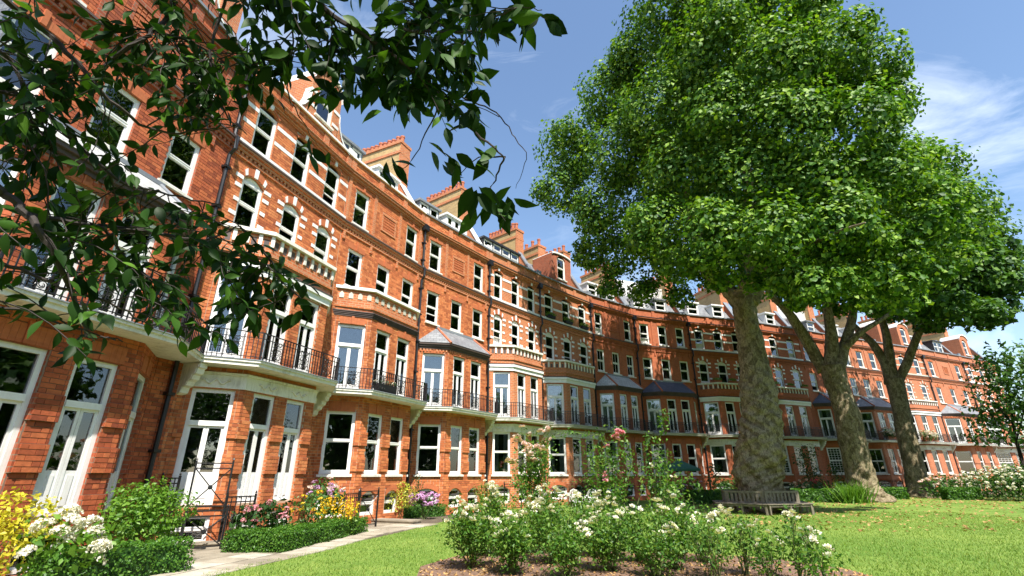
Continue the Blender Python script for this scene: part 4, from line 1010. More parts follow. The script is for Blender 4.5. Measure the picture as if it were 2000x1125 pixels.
# shaded planting under the plane trees, each on its own spot before houses five to ten
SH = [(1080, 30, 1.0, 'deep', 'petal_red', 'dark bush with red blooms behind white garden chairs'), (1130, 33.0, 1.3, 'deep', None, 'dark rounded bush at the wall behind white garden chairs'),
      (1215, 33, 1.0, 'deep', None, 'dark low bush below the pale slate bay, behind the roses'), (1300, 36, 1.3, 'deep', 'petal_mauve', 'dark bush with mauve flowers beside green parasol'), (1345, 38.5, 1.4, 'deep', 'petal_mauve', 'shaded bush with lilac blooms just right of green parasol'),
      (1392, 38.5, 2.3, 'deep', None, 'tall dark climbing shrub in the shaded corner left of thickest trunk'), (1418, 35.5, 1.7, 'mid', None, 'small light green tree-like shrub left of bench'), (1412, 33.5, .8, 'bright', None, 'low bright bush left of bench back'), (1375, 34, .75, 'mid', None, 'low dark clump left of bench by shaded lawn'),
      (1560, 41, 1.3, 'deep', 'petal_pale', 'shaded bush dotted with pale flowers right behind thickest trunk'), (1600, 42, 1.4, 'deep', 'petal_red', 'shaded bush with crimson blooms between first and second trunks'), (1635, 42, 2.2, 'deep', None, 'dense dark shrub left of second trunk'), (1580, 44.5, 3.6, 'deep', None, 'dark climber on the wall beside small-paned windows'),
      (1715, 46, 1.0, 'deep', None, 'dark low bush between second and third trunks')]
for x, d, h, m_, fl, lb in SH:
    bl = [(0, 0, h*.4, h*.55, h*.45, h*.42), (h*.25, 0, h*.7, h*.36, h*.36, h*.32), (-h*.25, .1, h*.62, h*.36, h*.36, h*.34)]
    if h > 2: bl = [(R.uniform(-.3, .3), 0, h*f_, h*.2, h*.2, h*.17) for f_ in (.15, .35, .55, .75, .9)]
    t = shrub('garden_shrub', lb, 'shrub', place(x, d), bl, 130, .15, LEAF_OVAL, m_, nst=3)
    if fl: heads(t, bl, 9, [cluster_mesh(fl, .09, 20, .08)])
for x0_, x1_, d_, lb in ((1340, 1440, 33.5, 'low shaded hedge along the lawn left of thickest trunk'), (1545, 1660, 38.0, 'low shaded hedge along the lawn between first and second trunks'), (1712, 1765, 45.0, 'low shaded hedge right of second trunk'), (1840, 1905, 46.0, 'sunlit low hedge at far end of lawn right of third trunk')):
    hedge(lb, place(x0_, d_), place(x1_, d_+.8), .9, .75, 260, .13)
for k, (x, d, h, fl, lb) in enumerate(((1835, 49, 1.7, 'petal_pale', 'bank of pale roses at lawn edge nearest right of third trunk'), (1868, 51, 1.6, 'petal_pale', 'second bank of pale roses right of third trunk'), (1905, 49, 2.0, 'petal_white', 'tall white rose bank before the far slate-roofed bay'), (1940, 48, 2.1, 'petal_white', 'white rose bank below the small tree at right edge'), (1972, 47, 2.3, 'petal_white', 'green rose bank with few blooms near right edge'), (2005, 47, 2.0, 'petal_white', 'last rose bank cut by the right edge'), (1985, 50, 2.6, None, 'dark bushy shrub behind the rose banks at right edge'))):
    bl = [(-.7, 0, h*.4, .9, .7, h*.4), (.6, .2, h*.45, .9, .7, h*.42), (0, 0, h*.65, .8, .6, h*.34)]
    t = shrub('rose_shrub', lb, 'shrub', place(x, d), bl, 85, .20, LEAF_OVAL, 'mid', nst=3, group=None)
    if fl: heads(t, bl, 26, [cluster_mesh(fl, .12, 16, .13)])
# ornamental grass at the second trunk
gx, gy = D(1668, 975, 38.2)[:2]; t = thing('ornamental_grass', 'tuft of long pale grass at the foot of second tree trunk', 'grass tuft', (gx, gy, 0))
n = 420; az = NR.random(n)*2*pi; C = np.stack([NR.normal(size=n)*.35, NR.normal(size=n)*.25, np.zeros(n)], 1)
ax = np.stack([np.cos(az)*.55, np.sin(az)*.55, .8+.4*NR.random(n)], 1)
tag(put('grass_blades', leafmesh('grass_blades', C, np.cross(ax, NR.normal(size=(n, 3))), .9+.6*NR.random(n), (np.array([(-.025, 0, 0), (.025, 0, 0), (.015, .6, .0), (0, 1, -.25), (-.015, .6, 0)], float), [(0, 1, 2), (0, 2, 4), (4, 2, 3)]), 'bright', axis=ax), t), kind='stuff')

# ------------------------------------------------------------------ iron gates, railings, steps
def iron_panel(label, p, q, z0, z1, bars, cross=True, rosette=True, name='iron_gate', cat='gate'):
    L = math.hypot(q[0]-p[0], q[1]-p[1]); a = math.atan2(q[1]-p[1], q[0]-p[0]); t = thing(name, label, cat, (p[0], p[1], 0), a)
    for x in (0, L):
        b = MB(); b.box(x-.022, x+.022, -.022, .022, 0, z1+.06); b.lathe([(.0, z1+.06), (.035, z1+.09), (.0, z1+.14)], 6, c=(x, 0)); b.build('post', 'iron', t)
    for z in (z0, z1, z1-.12): b = MB(); b.box(.022, L-.022, -.015, .015, z-.015, z+.015); b.build('rail', 'iron', t)
    if cross:
        zt = z1-.135
        for za, zb in ((z0+.015, zt), (zt, z0+.015)): b = MB(); b.tube([(.02, 0, za), (L-.02, .0, zb)], .014, 6); b.build('cross_bar', 'iron', t)
        if rosette:
            b = MB(); b.tube([(L/2, -.03, (z0+zt)/2), (L/2, .03, (z0+zt)/2)], .055, 12); b.tube([(L/2, -.045, (z0+zt)/2), (L/2, .045, (z0+zt)/2)], .025, 10); b.build('rosette', 'iron', t)
    else:
        n = int(L/.12)
        for k in range(1, n): b = MB(); b.box(L*k/n-.009, L*k/n+.009, -.009, .009, z0, z1); b.build('bar', 'iron', t)
    return t
def lowp(x, y, z): q = ray(x, y); k = (z-EYE)/q[2]; return (q[0]*k, q[1]*k)
ga, gb = D(366, 985, 15.1)[:2], D(440, 985, 15.1)[:2]
iron_panel('upper black iron guard with X bars and rosette before the white garden door', ga, gb, .95, 1.95, 0, name='balcony_guard', cat='railing')
iron_panel('lower black iron gate with X bars at the basement opening', D(354, 1050, 14.7)[:2], D(434, 1050, 14.9)[:2], .08, .86, 0)
iron_panel('iron railing with curved bars descending in the shaded corner by drainpipes', D(318, 930, 15.6)[:2], D(352, 930, 15.2)[:2], .8, 1.6, 6, False, name='stair_railing', cat='railing')
iron_panel('short black railing of upright bars right of the X gate', D(446, 960, 15.1)[:2], D(500, 965, 15.5)[:2], .15, 1.15, 5, False, name='area_railing', cat='railing')
iron_panel('black iron gate with X bars below the plain bay, left of lime bush', D(700, 1000, 18.6)[:2], D(736, 1000, 19.2)[:2], .1, 1.15, 0)
iron_panel('upright iron railing behind golden flower spikes', D(672, 975, 17.6)[:2], D(700, 975, 18.4)[:2], .1, 1.1, 4, False, name='area_railing', cat='railing')
iron_panel('X-barred iron railing behind the mauve hydrangea', D(858, 960, 24.0)[:2], D(905, 960, 25.2)[:2], .15, 1.25, 0, name='area_railing', cat='railing')
iron_panel('iron railing between russet bush and pink roses', D(985, 960, 26.0)[:2], D(1018, 960, 26.8)[:2], .15, 1.25, 0, name='area_railing', cat='railing')
iron_panel('black iron railing by the wall between second and third trunks', D(1708, 950, 53.5)[:2], D(1765, 950, 54.5)[:2], .1, 1.2, 12, False, name='area_railing', cat='railing')
g1, g2_ = at(715, 1022), at(806, 1026); an = math.atan2(g2_[1]-g1[1], g2_[0]-g1[0]); L = math.hypot(g2_[0]-g1[0], g2_[1]-g1[1])
t = thing('garden_step', 'pale stone step between the two clipped hedges', 'step', (g1[0], g1[1], 0), an); b = MB(); b.box(0, L, 0, .5, .0, .10); b.build('riser', 'paving', t); b = MB(); b.box(-.03, L+.03, -.03, .55, .102, .15); b.build('tread', 'paving', t)
t = thing('stone_threshold', 'worn stone threshold slab below lower X gate', 'step', (*at(352, 1075), 0), .35); b = MB(); b.box(0, 1.15, 0, .42, 0, .10); b.build('riser', 'paving', t); b = MB(); b.box(-.03, 1.18, -.03, .45, .102, .14); b.build('tread', 'paving', t)

# ------------------------------------------------------------------ white chairs and table, parasol
def garden_chair(label, x, d, rz):
    g = place(x, d); t = thing('garden_chair', label, 'chair', (g[0], g[1], .0), rz, 'white garden chairs')
    b = MB(); b.prism([(.24*math.cos(k*pi/8), .24*math.sin(k*pi/8)) for k in range(16)], .44, .47); b.build('seat', 'white', t)
    for k in range(4): b = MB(); b.tube([(.19*math.cos(pi/4+k*pi/2), .19*math.sin(pi/4+k*pi/2), .44), (.26*math.cos(pi/4+k*pi/2), .26*math.sin(pi/4+k*pi/2), 0)], .018, 6); b.build('leg', 'white', t)
    b = MB(); b.tube([(-.25, .22, .46), (-.27, .26, .75), (-.17, .27, .95), (0, .28, 1.02), (.17, .27, .95), (.27, .26, .75), (.25, .22, .46)], .017, 6)
    for x_ in np.linspace(-.18, .18, 5): b.tube([(x_*.5, .23, .46), (x_*1.2, .26, .72), (x_*.6, .275, .97)], .011, 5)
    b.tube([(.1*math.cos(k*pi/6), .265, .78+.1*math.sin(k*pi/6)) for k in range(13)], .01, 5); b.build('backrest', 'white', t)
    b = MB()
    for sx in (-1, 1): b.tube([(sx*.26, .25, .72), (sx*.30, .0, .68), (sx*.25, -.16, .64), (sx*.22, -.17, .45)], .015, 5)
    b.build('armrest', 'white', t)
garden_chair('white lacy metal garden chair on the left behind the roses', 1124, 25.6, .35)
garden_chair('white lacy metal garden chair on the right behind the roses', 1151, 25.9, -.5)
g = place(1143, 24.6); t = thing('garden_table', 'white round metal table before the lacy garden chairs', 'table', (g[0], g[1], 0)); b = MB(); b.lathe([(.40, .66), (.42, .68), (.40, .70)], 16); b.build('tabletop', 'white', t); b = MB(); b.lathe([(.03, .1), (.03, .66)], 8); b.build('pedestal', 'white', t)
for k in range(3): b = MB(); b.tube([(0, 0, .2), (.2*math.cos(k*2.1), .2*math.sin(k*2.1), .1), (.3*math.cos(k*2.1), .3*math.sin(k*2.1), .0)], .02, 5); b.build('leg', 'white', t)
g = place(1330, 33.0); t = thing('garden_parasol', 'small dark green parasol in the shade behind tall roses', 'parasol', (g[0], g[1], 0))
b = MB(); n = 8
for k in range(n):
    a0, a1 = 2*pi*k/n, 2*pi*(k+1)/n; b.face([(0, 0, 2.55), (1.25*math.cos(a0), 1.25*math.sin(a0), 2.0), (1.25*math.cos(a1), 1.25*math.sin(a1), 2.0)]); b.face([(1.25*math.cos(a0), 1.25*math.sin(a0), 2.0), (1.25*math.cos(a0), 1.25*math.sin(a0), 1.88), (1.25*math.cos(a1), 1.25*math.sin(a1), 1.88), (1.25*math.cos(a1), 1.25*math.sin(a1), 2.0)])
b.build('canopy', 'green_cloth', t); b = MB(); b.tube([(0, 0, 0), (0, 0, 2.6)], .025, 8); b.build('pole', 'wood', t); b = MB(); b.lathe([(.3, 0), (.3, .06), (.06, .12)], 12); b.build('base', 'iron', t)
for k in range(n): b = MB(); b.tube([(0, 0, 2.5), (1.2*math.cos(2*pi*k/n), 1.2*math.sin(2*pi*k/n), 1.99)], .012, 4); b.build('rib', 'wood', t)

# ------------------------------------------------------------------ plane trees
def limb(pxs, d, nside=12, bur=.0, seed=0, nsub=6):
    """tube through pixels (x, y, half width) at horizontal distance d (number or list)"""
    q = random.Random(seed); pts, rad = [], []
    for k, (x, y, hw) in enumerate(pxs):
        dd = d[k] if hasattr(d, '__len__') else d
        p = D(x, y, dd); cd = (p-np.array([0, 0, EYE]))@CW; pts.append(p); rad.append(hw*cd/F*cd/np.linalg.norm(p-np.array([0, 0, EYE])))
    # refine
    P2, R2 = [], []
    for k in range(len(pts)-1):
        m_ = nsub
        for j in range(m_):
            f_ = j/m_; p0, p1, p2, p3 = pts[max(k-1, 0)], pts[k], pts[k+1], pts[min(k+2, len(pts)-1)]
            P2.append(.5*((2*p1)+(-p0+p2)*f_+(2*p0-5*p1+4*p2-p3)*f_*f_+(-p0+3*p1-3*p2+p3)*f_**3)); R2.append(rad[k]*(1-f_)+rad[k+1]*f_)
    P2.append(pts[-1]); R2.append(rad[-1])
    ph = [q.uniform(0, 6) for _ in range(8)]
    def jit(j, s):
        a = 2*pi*s/nside
        y = j*6/nsub; low = max(.55, 1.5-j/(len(P2)*.55))
        return 1+bur*low*(.5*math.sin(a*2+y*.5+ph[0])+.45*math.sin(a*3-y*.9+ph[1])+.4*math.sin(a*5+y*1.4+ph[2])+.35*math.sin(y*1.9+a*4+ph[3])+.35*math.sin(a*9-y*2.3+ph[4])+.25*math.sin(a*13+y*3.7+ph[5]))+bur*q.uniform(-.28, .28)
    b = MB(); b.tube(P2, R2, nside, jit=jit); return b, P2
def plane_tree(name, label, base, trunk, limbs, blobs, dens, lsize, matl, seed, bur):
    t = thing(name, label, 'tree', (base[0], base[1], 0), 0, 'plane trees on the lawn')
    b, P = limb(trunk[0], trunk[1], 52, bur, seed, 14)
    b.v = [(x-base[0], y-base[1], z) for x, y, z in b.v]; b.build('trunk', 'bark', t, smooth=True)
    for k, (pl, d) in enumerate(limbs):
        b, P = limb(pl, d, 10, .06, seed+k+1); b.v = [(x-base[0], y-base[1], z) for x, y, z in b.v]; b.build('limb', 'bark', t, smooth=True)
    bl = []
    for (x, y, r, d) in blobs:
        p = D(x, y, d); cd = (p-np.array([0, 0, EYE]))@CW; rr = r*cd/F
        bl.append((p[0]-base[0], p[1]-base[1], p[2], rr, rr*1.05, rr*.9))
        for q in range(3):                                   # smaller lobes around each clump break the outline
            dv = unit(NR.normal(size=3)); s_ = R.uniform(.4, .6)
            bl.append((p[0]-base[0]+dv[0]*rr*.75, p[1]-base[1]+dv[1]*rr*.75, p[2]+dv[2]*rr*.65, rr*s_, rr*s_, rr*s_*.85))
    P, Q = blob_points(bl, dens, .5, .5, .5)
    sz = lsize*(.65+.7*NR.random(len(P)))
    tag(put('crown', leafmesh('crown', P, Q, sz, LEAF_PLANE, matl), t), kind='stuff')
    return t
b1 = G(1487, 1001)
T1 = ([(1487, 1003, 54), (1484, 965, 48), (1481, 920, 49), (1485, 870, 49), (1487, 830, 42), (1484, 790, 39), (1480, 760, 37), (1474, 720, 31), (1466, 670, 26), (1458, 630, 23.5), (1452, 590, 24), (1450, 570, 24)], 27.6)
L1 = [([(1442, 592, 17), (1418, 560, 15), (1395, 525, 16), (1370, 480, 12), (1350, 420, 8), (1335, 350, 5)], 27.6), ([(1455, 580, 20), (1462, 530, 16), (1470, 470, 15), (1465, 390, 11), (1455, 280, 8), (1450, 160, 4)], [27.6, 27.6, 27.5, 27, 26, 25]),
      ([(1464, 592, 17), (1485, 555, 15), (1498, 520, 13), (1510, 450, 9), (1540, 330, 6), (1580, 200, 3)], [27.6, 28, 29, 30, 30, 29]), ([(1452, 560, 11), (1500, 525, 7), (1560, 490, 5.5), (1630, 455, 4), (1690, 435, 2)], [27.2, 25.5, 23.5, 22, 21]),
      ([(1432, 575, 11), (1385, 540, 7), (1330, 490, 5), (1250, 430, 3)], [27.6, 27, 26.5, 26])]
C1 = [(1320, 20, 100, 23.5), (1430, -20, 110, 22.5), (1550, 5, 85, 23), (1275, 105, 75, 24), (1390, 110, 95, 21.8), (1510, 130, 95, 21.8), (1630, 95, 75, 23), (1690, 130, 70, 24), (1190, 190, 65, 25.5), (1290, 215, 85, 23), (1410, 235, 85, 21.8), (1540, 250, 90, 22), (1670, 240, 80, 23), (1735, 205, 52, 25),
      (1115, 290, 62, 27), (1205, 300, 75, 25), (1330, 335, 80, 23), (1465, 350, 85, 22.5), (1600, 355, 85, 23), (1715, 350, 78, 24.5), (1785, 320, 42, 27),
      (1095, 372, 52, 27.5), (1175, 420, 62, 26.5), (1285, 445, 70, 23), (1395, 460, 70, 21.5), (1510, 455, 75, 21.5), (1620, 450, 75, 22.5), (1330, 515, 45, 23), (1420, 525, 42, 23), (1545, 530, 42, 22.5), (1615, 525, 45, 23.5), (1470, 550, 26, 24), (1690, 470, 60, 24), (1590, 560, 42, 22), (1640, 550, 38, 22.6), (1830, 390, 45, 26), (1850, 440, 40, 27), (1790, 440, 55, 25.5), (1700, 540, 38, 24), (1760, 500, 42, 25), (1750, 560, 42, 25), (1815, 535, 42, 27), (1875, 500, 36, 29), (1560, 585, 24, 23), (1210, 500, 48, 28), (1305, 520, 50, 28), (1395, 540, 36, 28.5), (1150, 500, 34, 28.5), (1190, 560, 26, 29), (1255, 570, 30, 29), (1330, 580, 28, 29), (1480, 545, 40, 30), (1330, 250, 90, 30), (1450, 300, 110, 31), (1570, 150, 95, 28), (1450, 100, 95, 28), (1560, 380, 95, 31), (1300, 400, 85, 31)]
plane_tree('plane_tree', 'tallest plane tree with thick knobbly trunk ringed by wooden bench', b1, T1, L1, C1, 130, .205, 'plane', 3, .095)
b2 = G(1695, 980)
T2 = ([(1699, 984, 58), (1690, 962, 40), (1684, 945, 34), (1676, 910, 31), (1664, 860, 30), (1655, 810, 27), (1641, 770, 24), (1631, 740, 25), (1625, 715, 27)], 41.0)
L2 = [([(1610, 725, 15), (1590, 690, 14), (1560, 640, 11), (1535, 605, 9), (1505, 575, 6), (1480, 540, 3)], [41, 41, 40.5, 40, 39.5, 39]), ([(1622, 715, 17), (1625, 670, 14), (1617, 610, 10), (1612, 580, 8), (1595, 530, 5), (1590, 470, 3)], 41), ([(1617, 600, 8), (1625, 560, 6), (1625, 500, 4), (1635, 430, 2)], 41),
      ([(1635, 720, 17), (1648, 680, 13), (1665, 620, 9), (1668, 570, 7), (1685, 510, 5), (1695, 450, 3)], [41, 41.5, 42, 42, 42.5, 43]), ([(1650, 680, 9), (1680, 650, 7), (1720, 625, 5), (1770, 590, 3)], [41.3, 41.5, 42, 43])]
C2 = [(1530, 420, 75, 41), (1490, 470, 60, 40), (1430, 480, 58, 38), (1395, 440, 58, 38), (1460, 420, 60, 39), (1560, 500, 60, 40), (1620, 500, 75, 38), (1710, 500, 80, 39), (1790, 480, 75, 41), (1650, 420, 85, 41), (1750, 410, 85, 40), (1840, 400, 70, 42), (1825, 330, 55, 42), (1870, 450, 60, 42), (1530, 560, 34, 42), (1600, 565, 38, 36), (1690, 575, 40, 36), (1760, 580, 42, 37), (1650, 540, 45, 35.5), (1560, 585, 24, 38), (1640, 595, 28, 44), (1720, 600, 28, 44), (1700, 460, 90, 46), (1800, 440, 80, 46), (1750, 330, 70, 44), (1680, 350, 70, 45)]  # includes clumps hidden behind the nearer crown, added to shade the houses
plane_tree('plane_tree', 'middle plane tree forking low with grass tuft at its foot', b2, T2, L2, C2, 58, .30, 'plane', 20, .05)
b3 = G(1803, 972)
T3 = ([(1804, 975, 44), (1797, 957, 31), (1791, 940, 26), (1783, 900, 23), (1770, 850, 21), (1760, 800, 19), (1752, 765, 19), (1747, 740, 20)], 51.0)
L3 = [([(1740, 750, 14), (1728, 710, 10), (1705, 672, 9), (1680, 648, 7), (1655, 620, 3)], 51), ([(1745, 745, 13), (1738, 700, 11), (1730, 650, 9), (1715, 600, 7), (1710, 550, 4)], 51), ([(1755, 745, 11), (1775, 700, 10), (1792, 655, 9), (1812, 615, 7), (1850, 570, 4)], 51), ([(1790, 655, 7), (1810, 640, 5), (1860, 610, 3)], [51, 51, 50])]
C3 = [(1650, 470, 60, 49), (1610, 520, 45, 48), (1700, 520, 55, 48), (1800, 575, 60, 50), (1870, 530, 70, 49), (1930, 545, 55, 50), (1905, 470, 62, 51), (1945, 600, 38, 50), (1890, 605, 42, 50), (1740, 590, 45, 52), (1820, 620, 34, 51), (1955, 490, 35, 52), (1890, 410, 50, 52), (1850, 480, 80, 55), (1925, 610, 35, 47), (1850, 600, 40, 45.5), (1790, 600, 36, 46), (1965, 560, 28, 50), (1780, 545, 60, 54)]  # first clumps are added on the near-house side to cast shade there
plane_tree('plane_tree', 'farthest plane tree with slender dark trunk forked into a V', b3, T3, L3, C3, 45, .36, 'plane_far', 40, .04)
bs = place(1992, 54); t = thing('young_tree', 'small airy tree with thin trunk at right edge before far houses', 'tree', (bs[0], bs[1], 0))
b, P = limb([(2004, 955, 6), (1996, 900, 5), (1985, 860, 4), (1975, 800, 3), (1965, 720, 2)], 54, 8, .03, 4); b.v = [(x-bs[0], y-bs[1], z) for x, y, z in b.v]; b.build('trunk', 'twig', t, smooth=True)
for pl in ([(1988, 870, 3), (1960, 830, 2), (1920, 800, 1)], [(1985, 860, 3), (2000, 800, 2), (2005, 740, 1)], [(1980, 830, 3), (1945, 790, 2), (1925, 760, 1)]):
    b, P = limb(pl, 54, 6, .03, 5); b.v = [(x-bs[0], y-bs[1], z) for x, y, z in b.v]; b.build('limb', 'twig', t, smooth=True)
bl = []
for x, y, r in ((1975, 715, 42), (1945, 745, 34), (2010, 740, 45), (1960, 790, 40), (2000, 810, 40), (1930, 815, 30), (1985, 850, 30), (1915, 850, 22), (1940, 700, 22), (2020, 690, 30), (2030, 780, 45)):
    p = D(x, y, 54+R.uniform(-2, 2)); rr = r*57/F; bl.append((p[0]-bs[0], p[1]-bs[1], p[2], rr, rr, rr*.7))
leafy('crown', t, bl, 17, .40, LEAF_OVAL, 'mid', shell=.2)

# ------------------------------------------------------------------ bench round the thickest trunk
t = thing('tree_bench', 'weathered six-sided wooden bench built round the thickest tree trunk', 'bench', (b1[0], b1[1], 0), .22)
ra = 1.5
for k in range(6):
    a = k*pi/3; ca, sa = math.cos(a), math.sin(a)
    T = lambda x, y, z: (ca*x-sa*y, sa*x+ca*y, z)
    def hl(r): return r*math.tan(pi/6)-.012
    for j in range(4):
        y0 = ra+.04+.12*j; b = MB(); q = [(-hl(y0), -y0), (hl(y0), -y0), (hl(y0+.1), -y0-.1), (-hl(y0+.1), -y0-.1)]; b.prism(q[::-1], .43, .46, T=T); b.build('seat_slat', 'wood', t)
    n = 9
    for j in range(n): x = (hl(ra)*2-.2)*(j/(n-1)-.5); b = MB(); b.box(x-.05, x+.05, -ra-.03, -ra, .50, .92, T=T); b.build('back_slat', 'wood', t)
    for z in (.48, .92): b = MB(); b.box(-hl(ra), hl(ra), -ra-.045, -ra+.01, z-.04, z+.045, T=T); b.build('back_rail', 'wood', t)
    for x in (-hl(ra)*.97, hl(ra)*.97): b = MB(); b.box(x-.035, x+.035, -ra-.04, -ra+.03, 0, .97, T=T); b.build('back_post', 'wood', t)
    for x in (-hl(1.95)*.93, 0, hl(1.95)*.93): b = MB(); b.box(x-.035, x+.035, -1.97, -1.9, 0, .43, T=T); b.build('leg', 'wood', t)
    b = MB(); b.box(-hl(1.95)*.93, hl(1.95)*.93, -1.95, -1.91, .34, .41, T=T); b.build('apron', 'wood', t)

# ------------------------------------------------------------------ roses in the lawn bed
def rose_bush(label, base, h, r, nst, nleaf, nbl, matl, cat='rose bush', group='roses in the lawn bed', lean=(0, 0), bl_r=.05, leaf=.07, spread=.12, name='rose_bush'):
    t = thing(name, label, cat, (base[0], base[1], 0), 0, group); tips = []; segs = []
    for k in range(nst):
        az = R.random()*2*pi; rr = r*R.uniform(.25, 1.0); hh = h*R.uniform(.55, 1.08)
        e = np.array([rr*math.cos(az)+lean[0]*hh, rr*math.sin(az)+lean[1]*hh, hh]); s0 = np.array([R.uniform(-.06, .06), R.uniform(-.06, .06), 0])
        mid = (s0+e)/2+np.array([R.uniform(-.05, .05), R.uniform(-.05, .05), hh*.06])
        b = MB(); b.tube([s0, (s0*.5+mid*.5), mid, e], [.010, .009, .007, .004], 4); b.build('stem', 'stem', t, uv=False); segs.append((s0, mid, e))
        tips.append(e)
        if R.random() < .6:
            e2 = mid+(e-mid)*.5+np.array([R.uniform(-1, 1), R.uniform(-1, 1), .8])*h*.16; tips.append(e2); segs.append((mid, (mid+e2)/2, e2))
            b = MB(); b.tube([mid, e2], [.006, .003], 4); b.build('side_shoot', 'stem', t, uv=False)
    C = []
    for k in range(nleaf):
        s0, m_, e = R.choice(segs); u = R.uniform(.18, 1)**.8
        p = (s0*(1-u)**2+2*m_*u*(1-u)+e*u*u)
        C.append(p+NR.normal(size=3)*np.array([spread, spread, spread*.7]))
    C = np.array(C); C[:, 2] = np.maximum(C[:, 2], .06)
    tag(put('foliage', leafmesh('foliage', C, NR.normal(size=C.shape)*.7+np.array([0, 0, .8]), leaf*(.6+.7*NR.random(len(C))), LEAF_OVAL, 'rose_leaf'), t), kind='stuff')
    cnt = 0
    while cnt < nbl:
        e = R.choice(tips)
        for j in range(min(R.choice((2, 3, 4, 6)), nbl-cnt)):
            f = R.uniform(.7, 1.25); o = put('blossom', bloom_mesh(matl, R.randrange(4), bl_r, 3), t, e+NR.normal(size=3)*np.array([.06, .06, .045])+np.array([0, 0, .06]), 0)
            o.rotation_euler = (R.uniform(-.2, .9), R.uniform(-.6, .6), R.random()*6); o.scale = (f, f, f); cnt += 1
    return t
RB = [ # pixel x of the base, distance, height, radius, stems, leaves, blooms, wording
 (925, 10.2, 1.06, .62, 17, 2600, 34, 'white rose bush at the left end of the bed, heavy with blooms'),
 (1000, 9.6, .92, .55, 16, 2300, 14, 'white rose bush near left front of the bed, dense and dark at its foot'),
 (960, 11.6, 1.22, .60, 15, 2000, 34, 'white rose bush behind the left end of the bed with blooms at hedge height'),
 (1075, 10.6, 1.06, .60, 16, 2400, 26, 'white rose bush in front of the tall pink rose'),
 (1100, 9.3, .74, .45, 12, 1300, 7, 'leafy rose bush with few blooms at centre front of the bed'),
 (1050, 11.9, 1.2, .60, 15, 1900, 34, 'white rose bush at the foot of the tall pink rose'),
 (1150, 11.7, 1.14, .60, 15, 1900, 32, 'cream rose bush below the white garden chairs'),
 (1180, 10.0, .98, .56, 15, 2200, 18, 'white rose bush front centre, left of the bare cane'),
 (1235, 11.1, 1.08, .56, 15, 1900, 22, 'white rose bush between the two tall leafy climbers'),
 (1262, 9.5, .78, .45, 12, 1300, 8, 'sparse rose bush at centre front above bare soil'),
 (1300, 10.4, 1.05, .54, 14, 1700, 20, 'white rose bush beneath the tallest leafy climber'),
 (1350, 11.4, 1.06, .50, 12, 1300, 18, 'white rose bush just left of the bench in view'),
 (1375, 9.6, .86, .42, 11, 1000, 7, 'thin rose bush left of the lawn-side roses'),
 (1425, 10.2, .98, .40, 9, 800, 12, 'slender white rose bush directly before the bench'),
 (1475, 9.6, .84, .40, 9, 760, 8, 'low airy rose bush in front of the bench'),
 (1525, 9.8, .93, .36, 9, 760, 10, 'upright white rose bush with clusters, second from right end of bed'),
 (1565, 9.2, .68, .30, 8, 520, 6, 'small leafy rose bush at the right end of bed')]
for x, d, h, r, ns, nl, nb, lb in RB:
    rose_bush(lb, place(x, d), h*1.04, r, ns, int(nl*(1.1 if x < 1320 else .8)), int(nb*1.3), 'petal_white', bl_r=.064, leaf=.074)
rose_bush('tall pale pink rose bush flowering left of the white chairs', place(1045, 14.6), 2.8, .8, 20, 2700, 100, 'petal_pale', bl_r=.085, leaf=.095, spread=.13, group='tall roses behind the bed')
rose_bush('tall coral-pink rose bush between chairs and tallest climber', place(1185, 14.0), 2.5, .68, 14, 1650, 24, 'petal_pink', bl_r=.08, leaf=.10, spread=.14, group='tall roses behind the bed')
rose_bush('tall leafy green rose with one high arching shoot above the roses', place(1292, 12.7), 2.2, .55, 11, 1050, 5, 'petal_white', leaf=.10, spread=.13, lean=(.08, 0), group='tall roses behind the bed')
def cane(label, pxs, d, nl):
    g = place(pxs[0][0], d); t = thing('rose_cane', label, 'rose', (g[0], g[1], 0), 0, 'long rose shoots'); pts = [D(x, y, d)-np.array([g[0], g[1], 0]) for x, y in pxs]
    b = MB(); n = len(pts); b.tube(pts, [.014-.010*k/(n-1) for k in range(n)], 5); b.build('stem', 'stem', t, uv=False)
    C = [];
    for k in range(nl):
        u = R.uniform(.25, 1)*(n-1); j = min(int(u), n-2); C.append(pts[j]*(1-(u-j))+pts[j+1]*(u-j)+NR.normal(size=3)*.07)
    tag(put('foliage', leafmesh('foliage', np.array(C), NR.normal(size=(nl, 3))*.7+np.array([0, 0, .8]), .10*(.6+.7*NR.random(nl)), LEAF_OVAL, 'rose_leaf'), t), kind='stuff')
cane('highest upright leafy rose shoot reaching above the balcony rail', [(1285, 990), (1280, 930), (1288, 860), (1296, 830), (1300, 800)], 13.0, 170)
cane('leafy shoot arching left from the coral rose', [(1200, 985), (1195, 900), (1170, 850), (1120, 845), (1085, 848)], 14.4, 120)
cane('leafy shoot rising through middle of coral rose', [(1215, 985), (1235, 900), (1220, 850), (1195, 835)], 14.4, 120)
cane('leafy rose shoot between the coral rose and tallest shoot', [(1245, 985), (1262, 930), (1262, 880), (1268, 850)], 13.6, 90)
cane('leafy shoot leaning right toward the bench', [(1300, 990), (1320, 950), (1345, 930), (1368, 960)], 13.0, 70)
b = MB(); p0, p1 = D(1402, 1122, 10.2), D(1335, 1020, 10.6); p0[2] = 0.02; b.tube([p0, p1], .010, 6)
o = b.build('bare_cane', 'wood', None, uv=False); tag(o, 'bare pale cane leaning in the rose bed before the bench', 'cane')

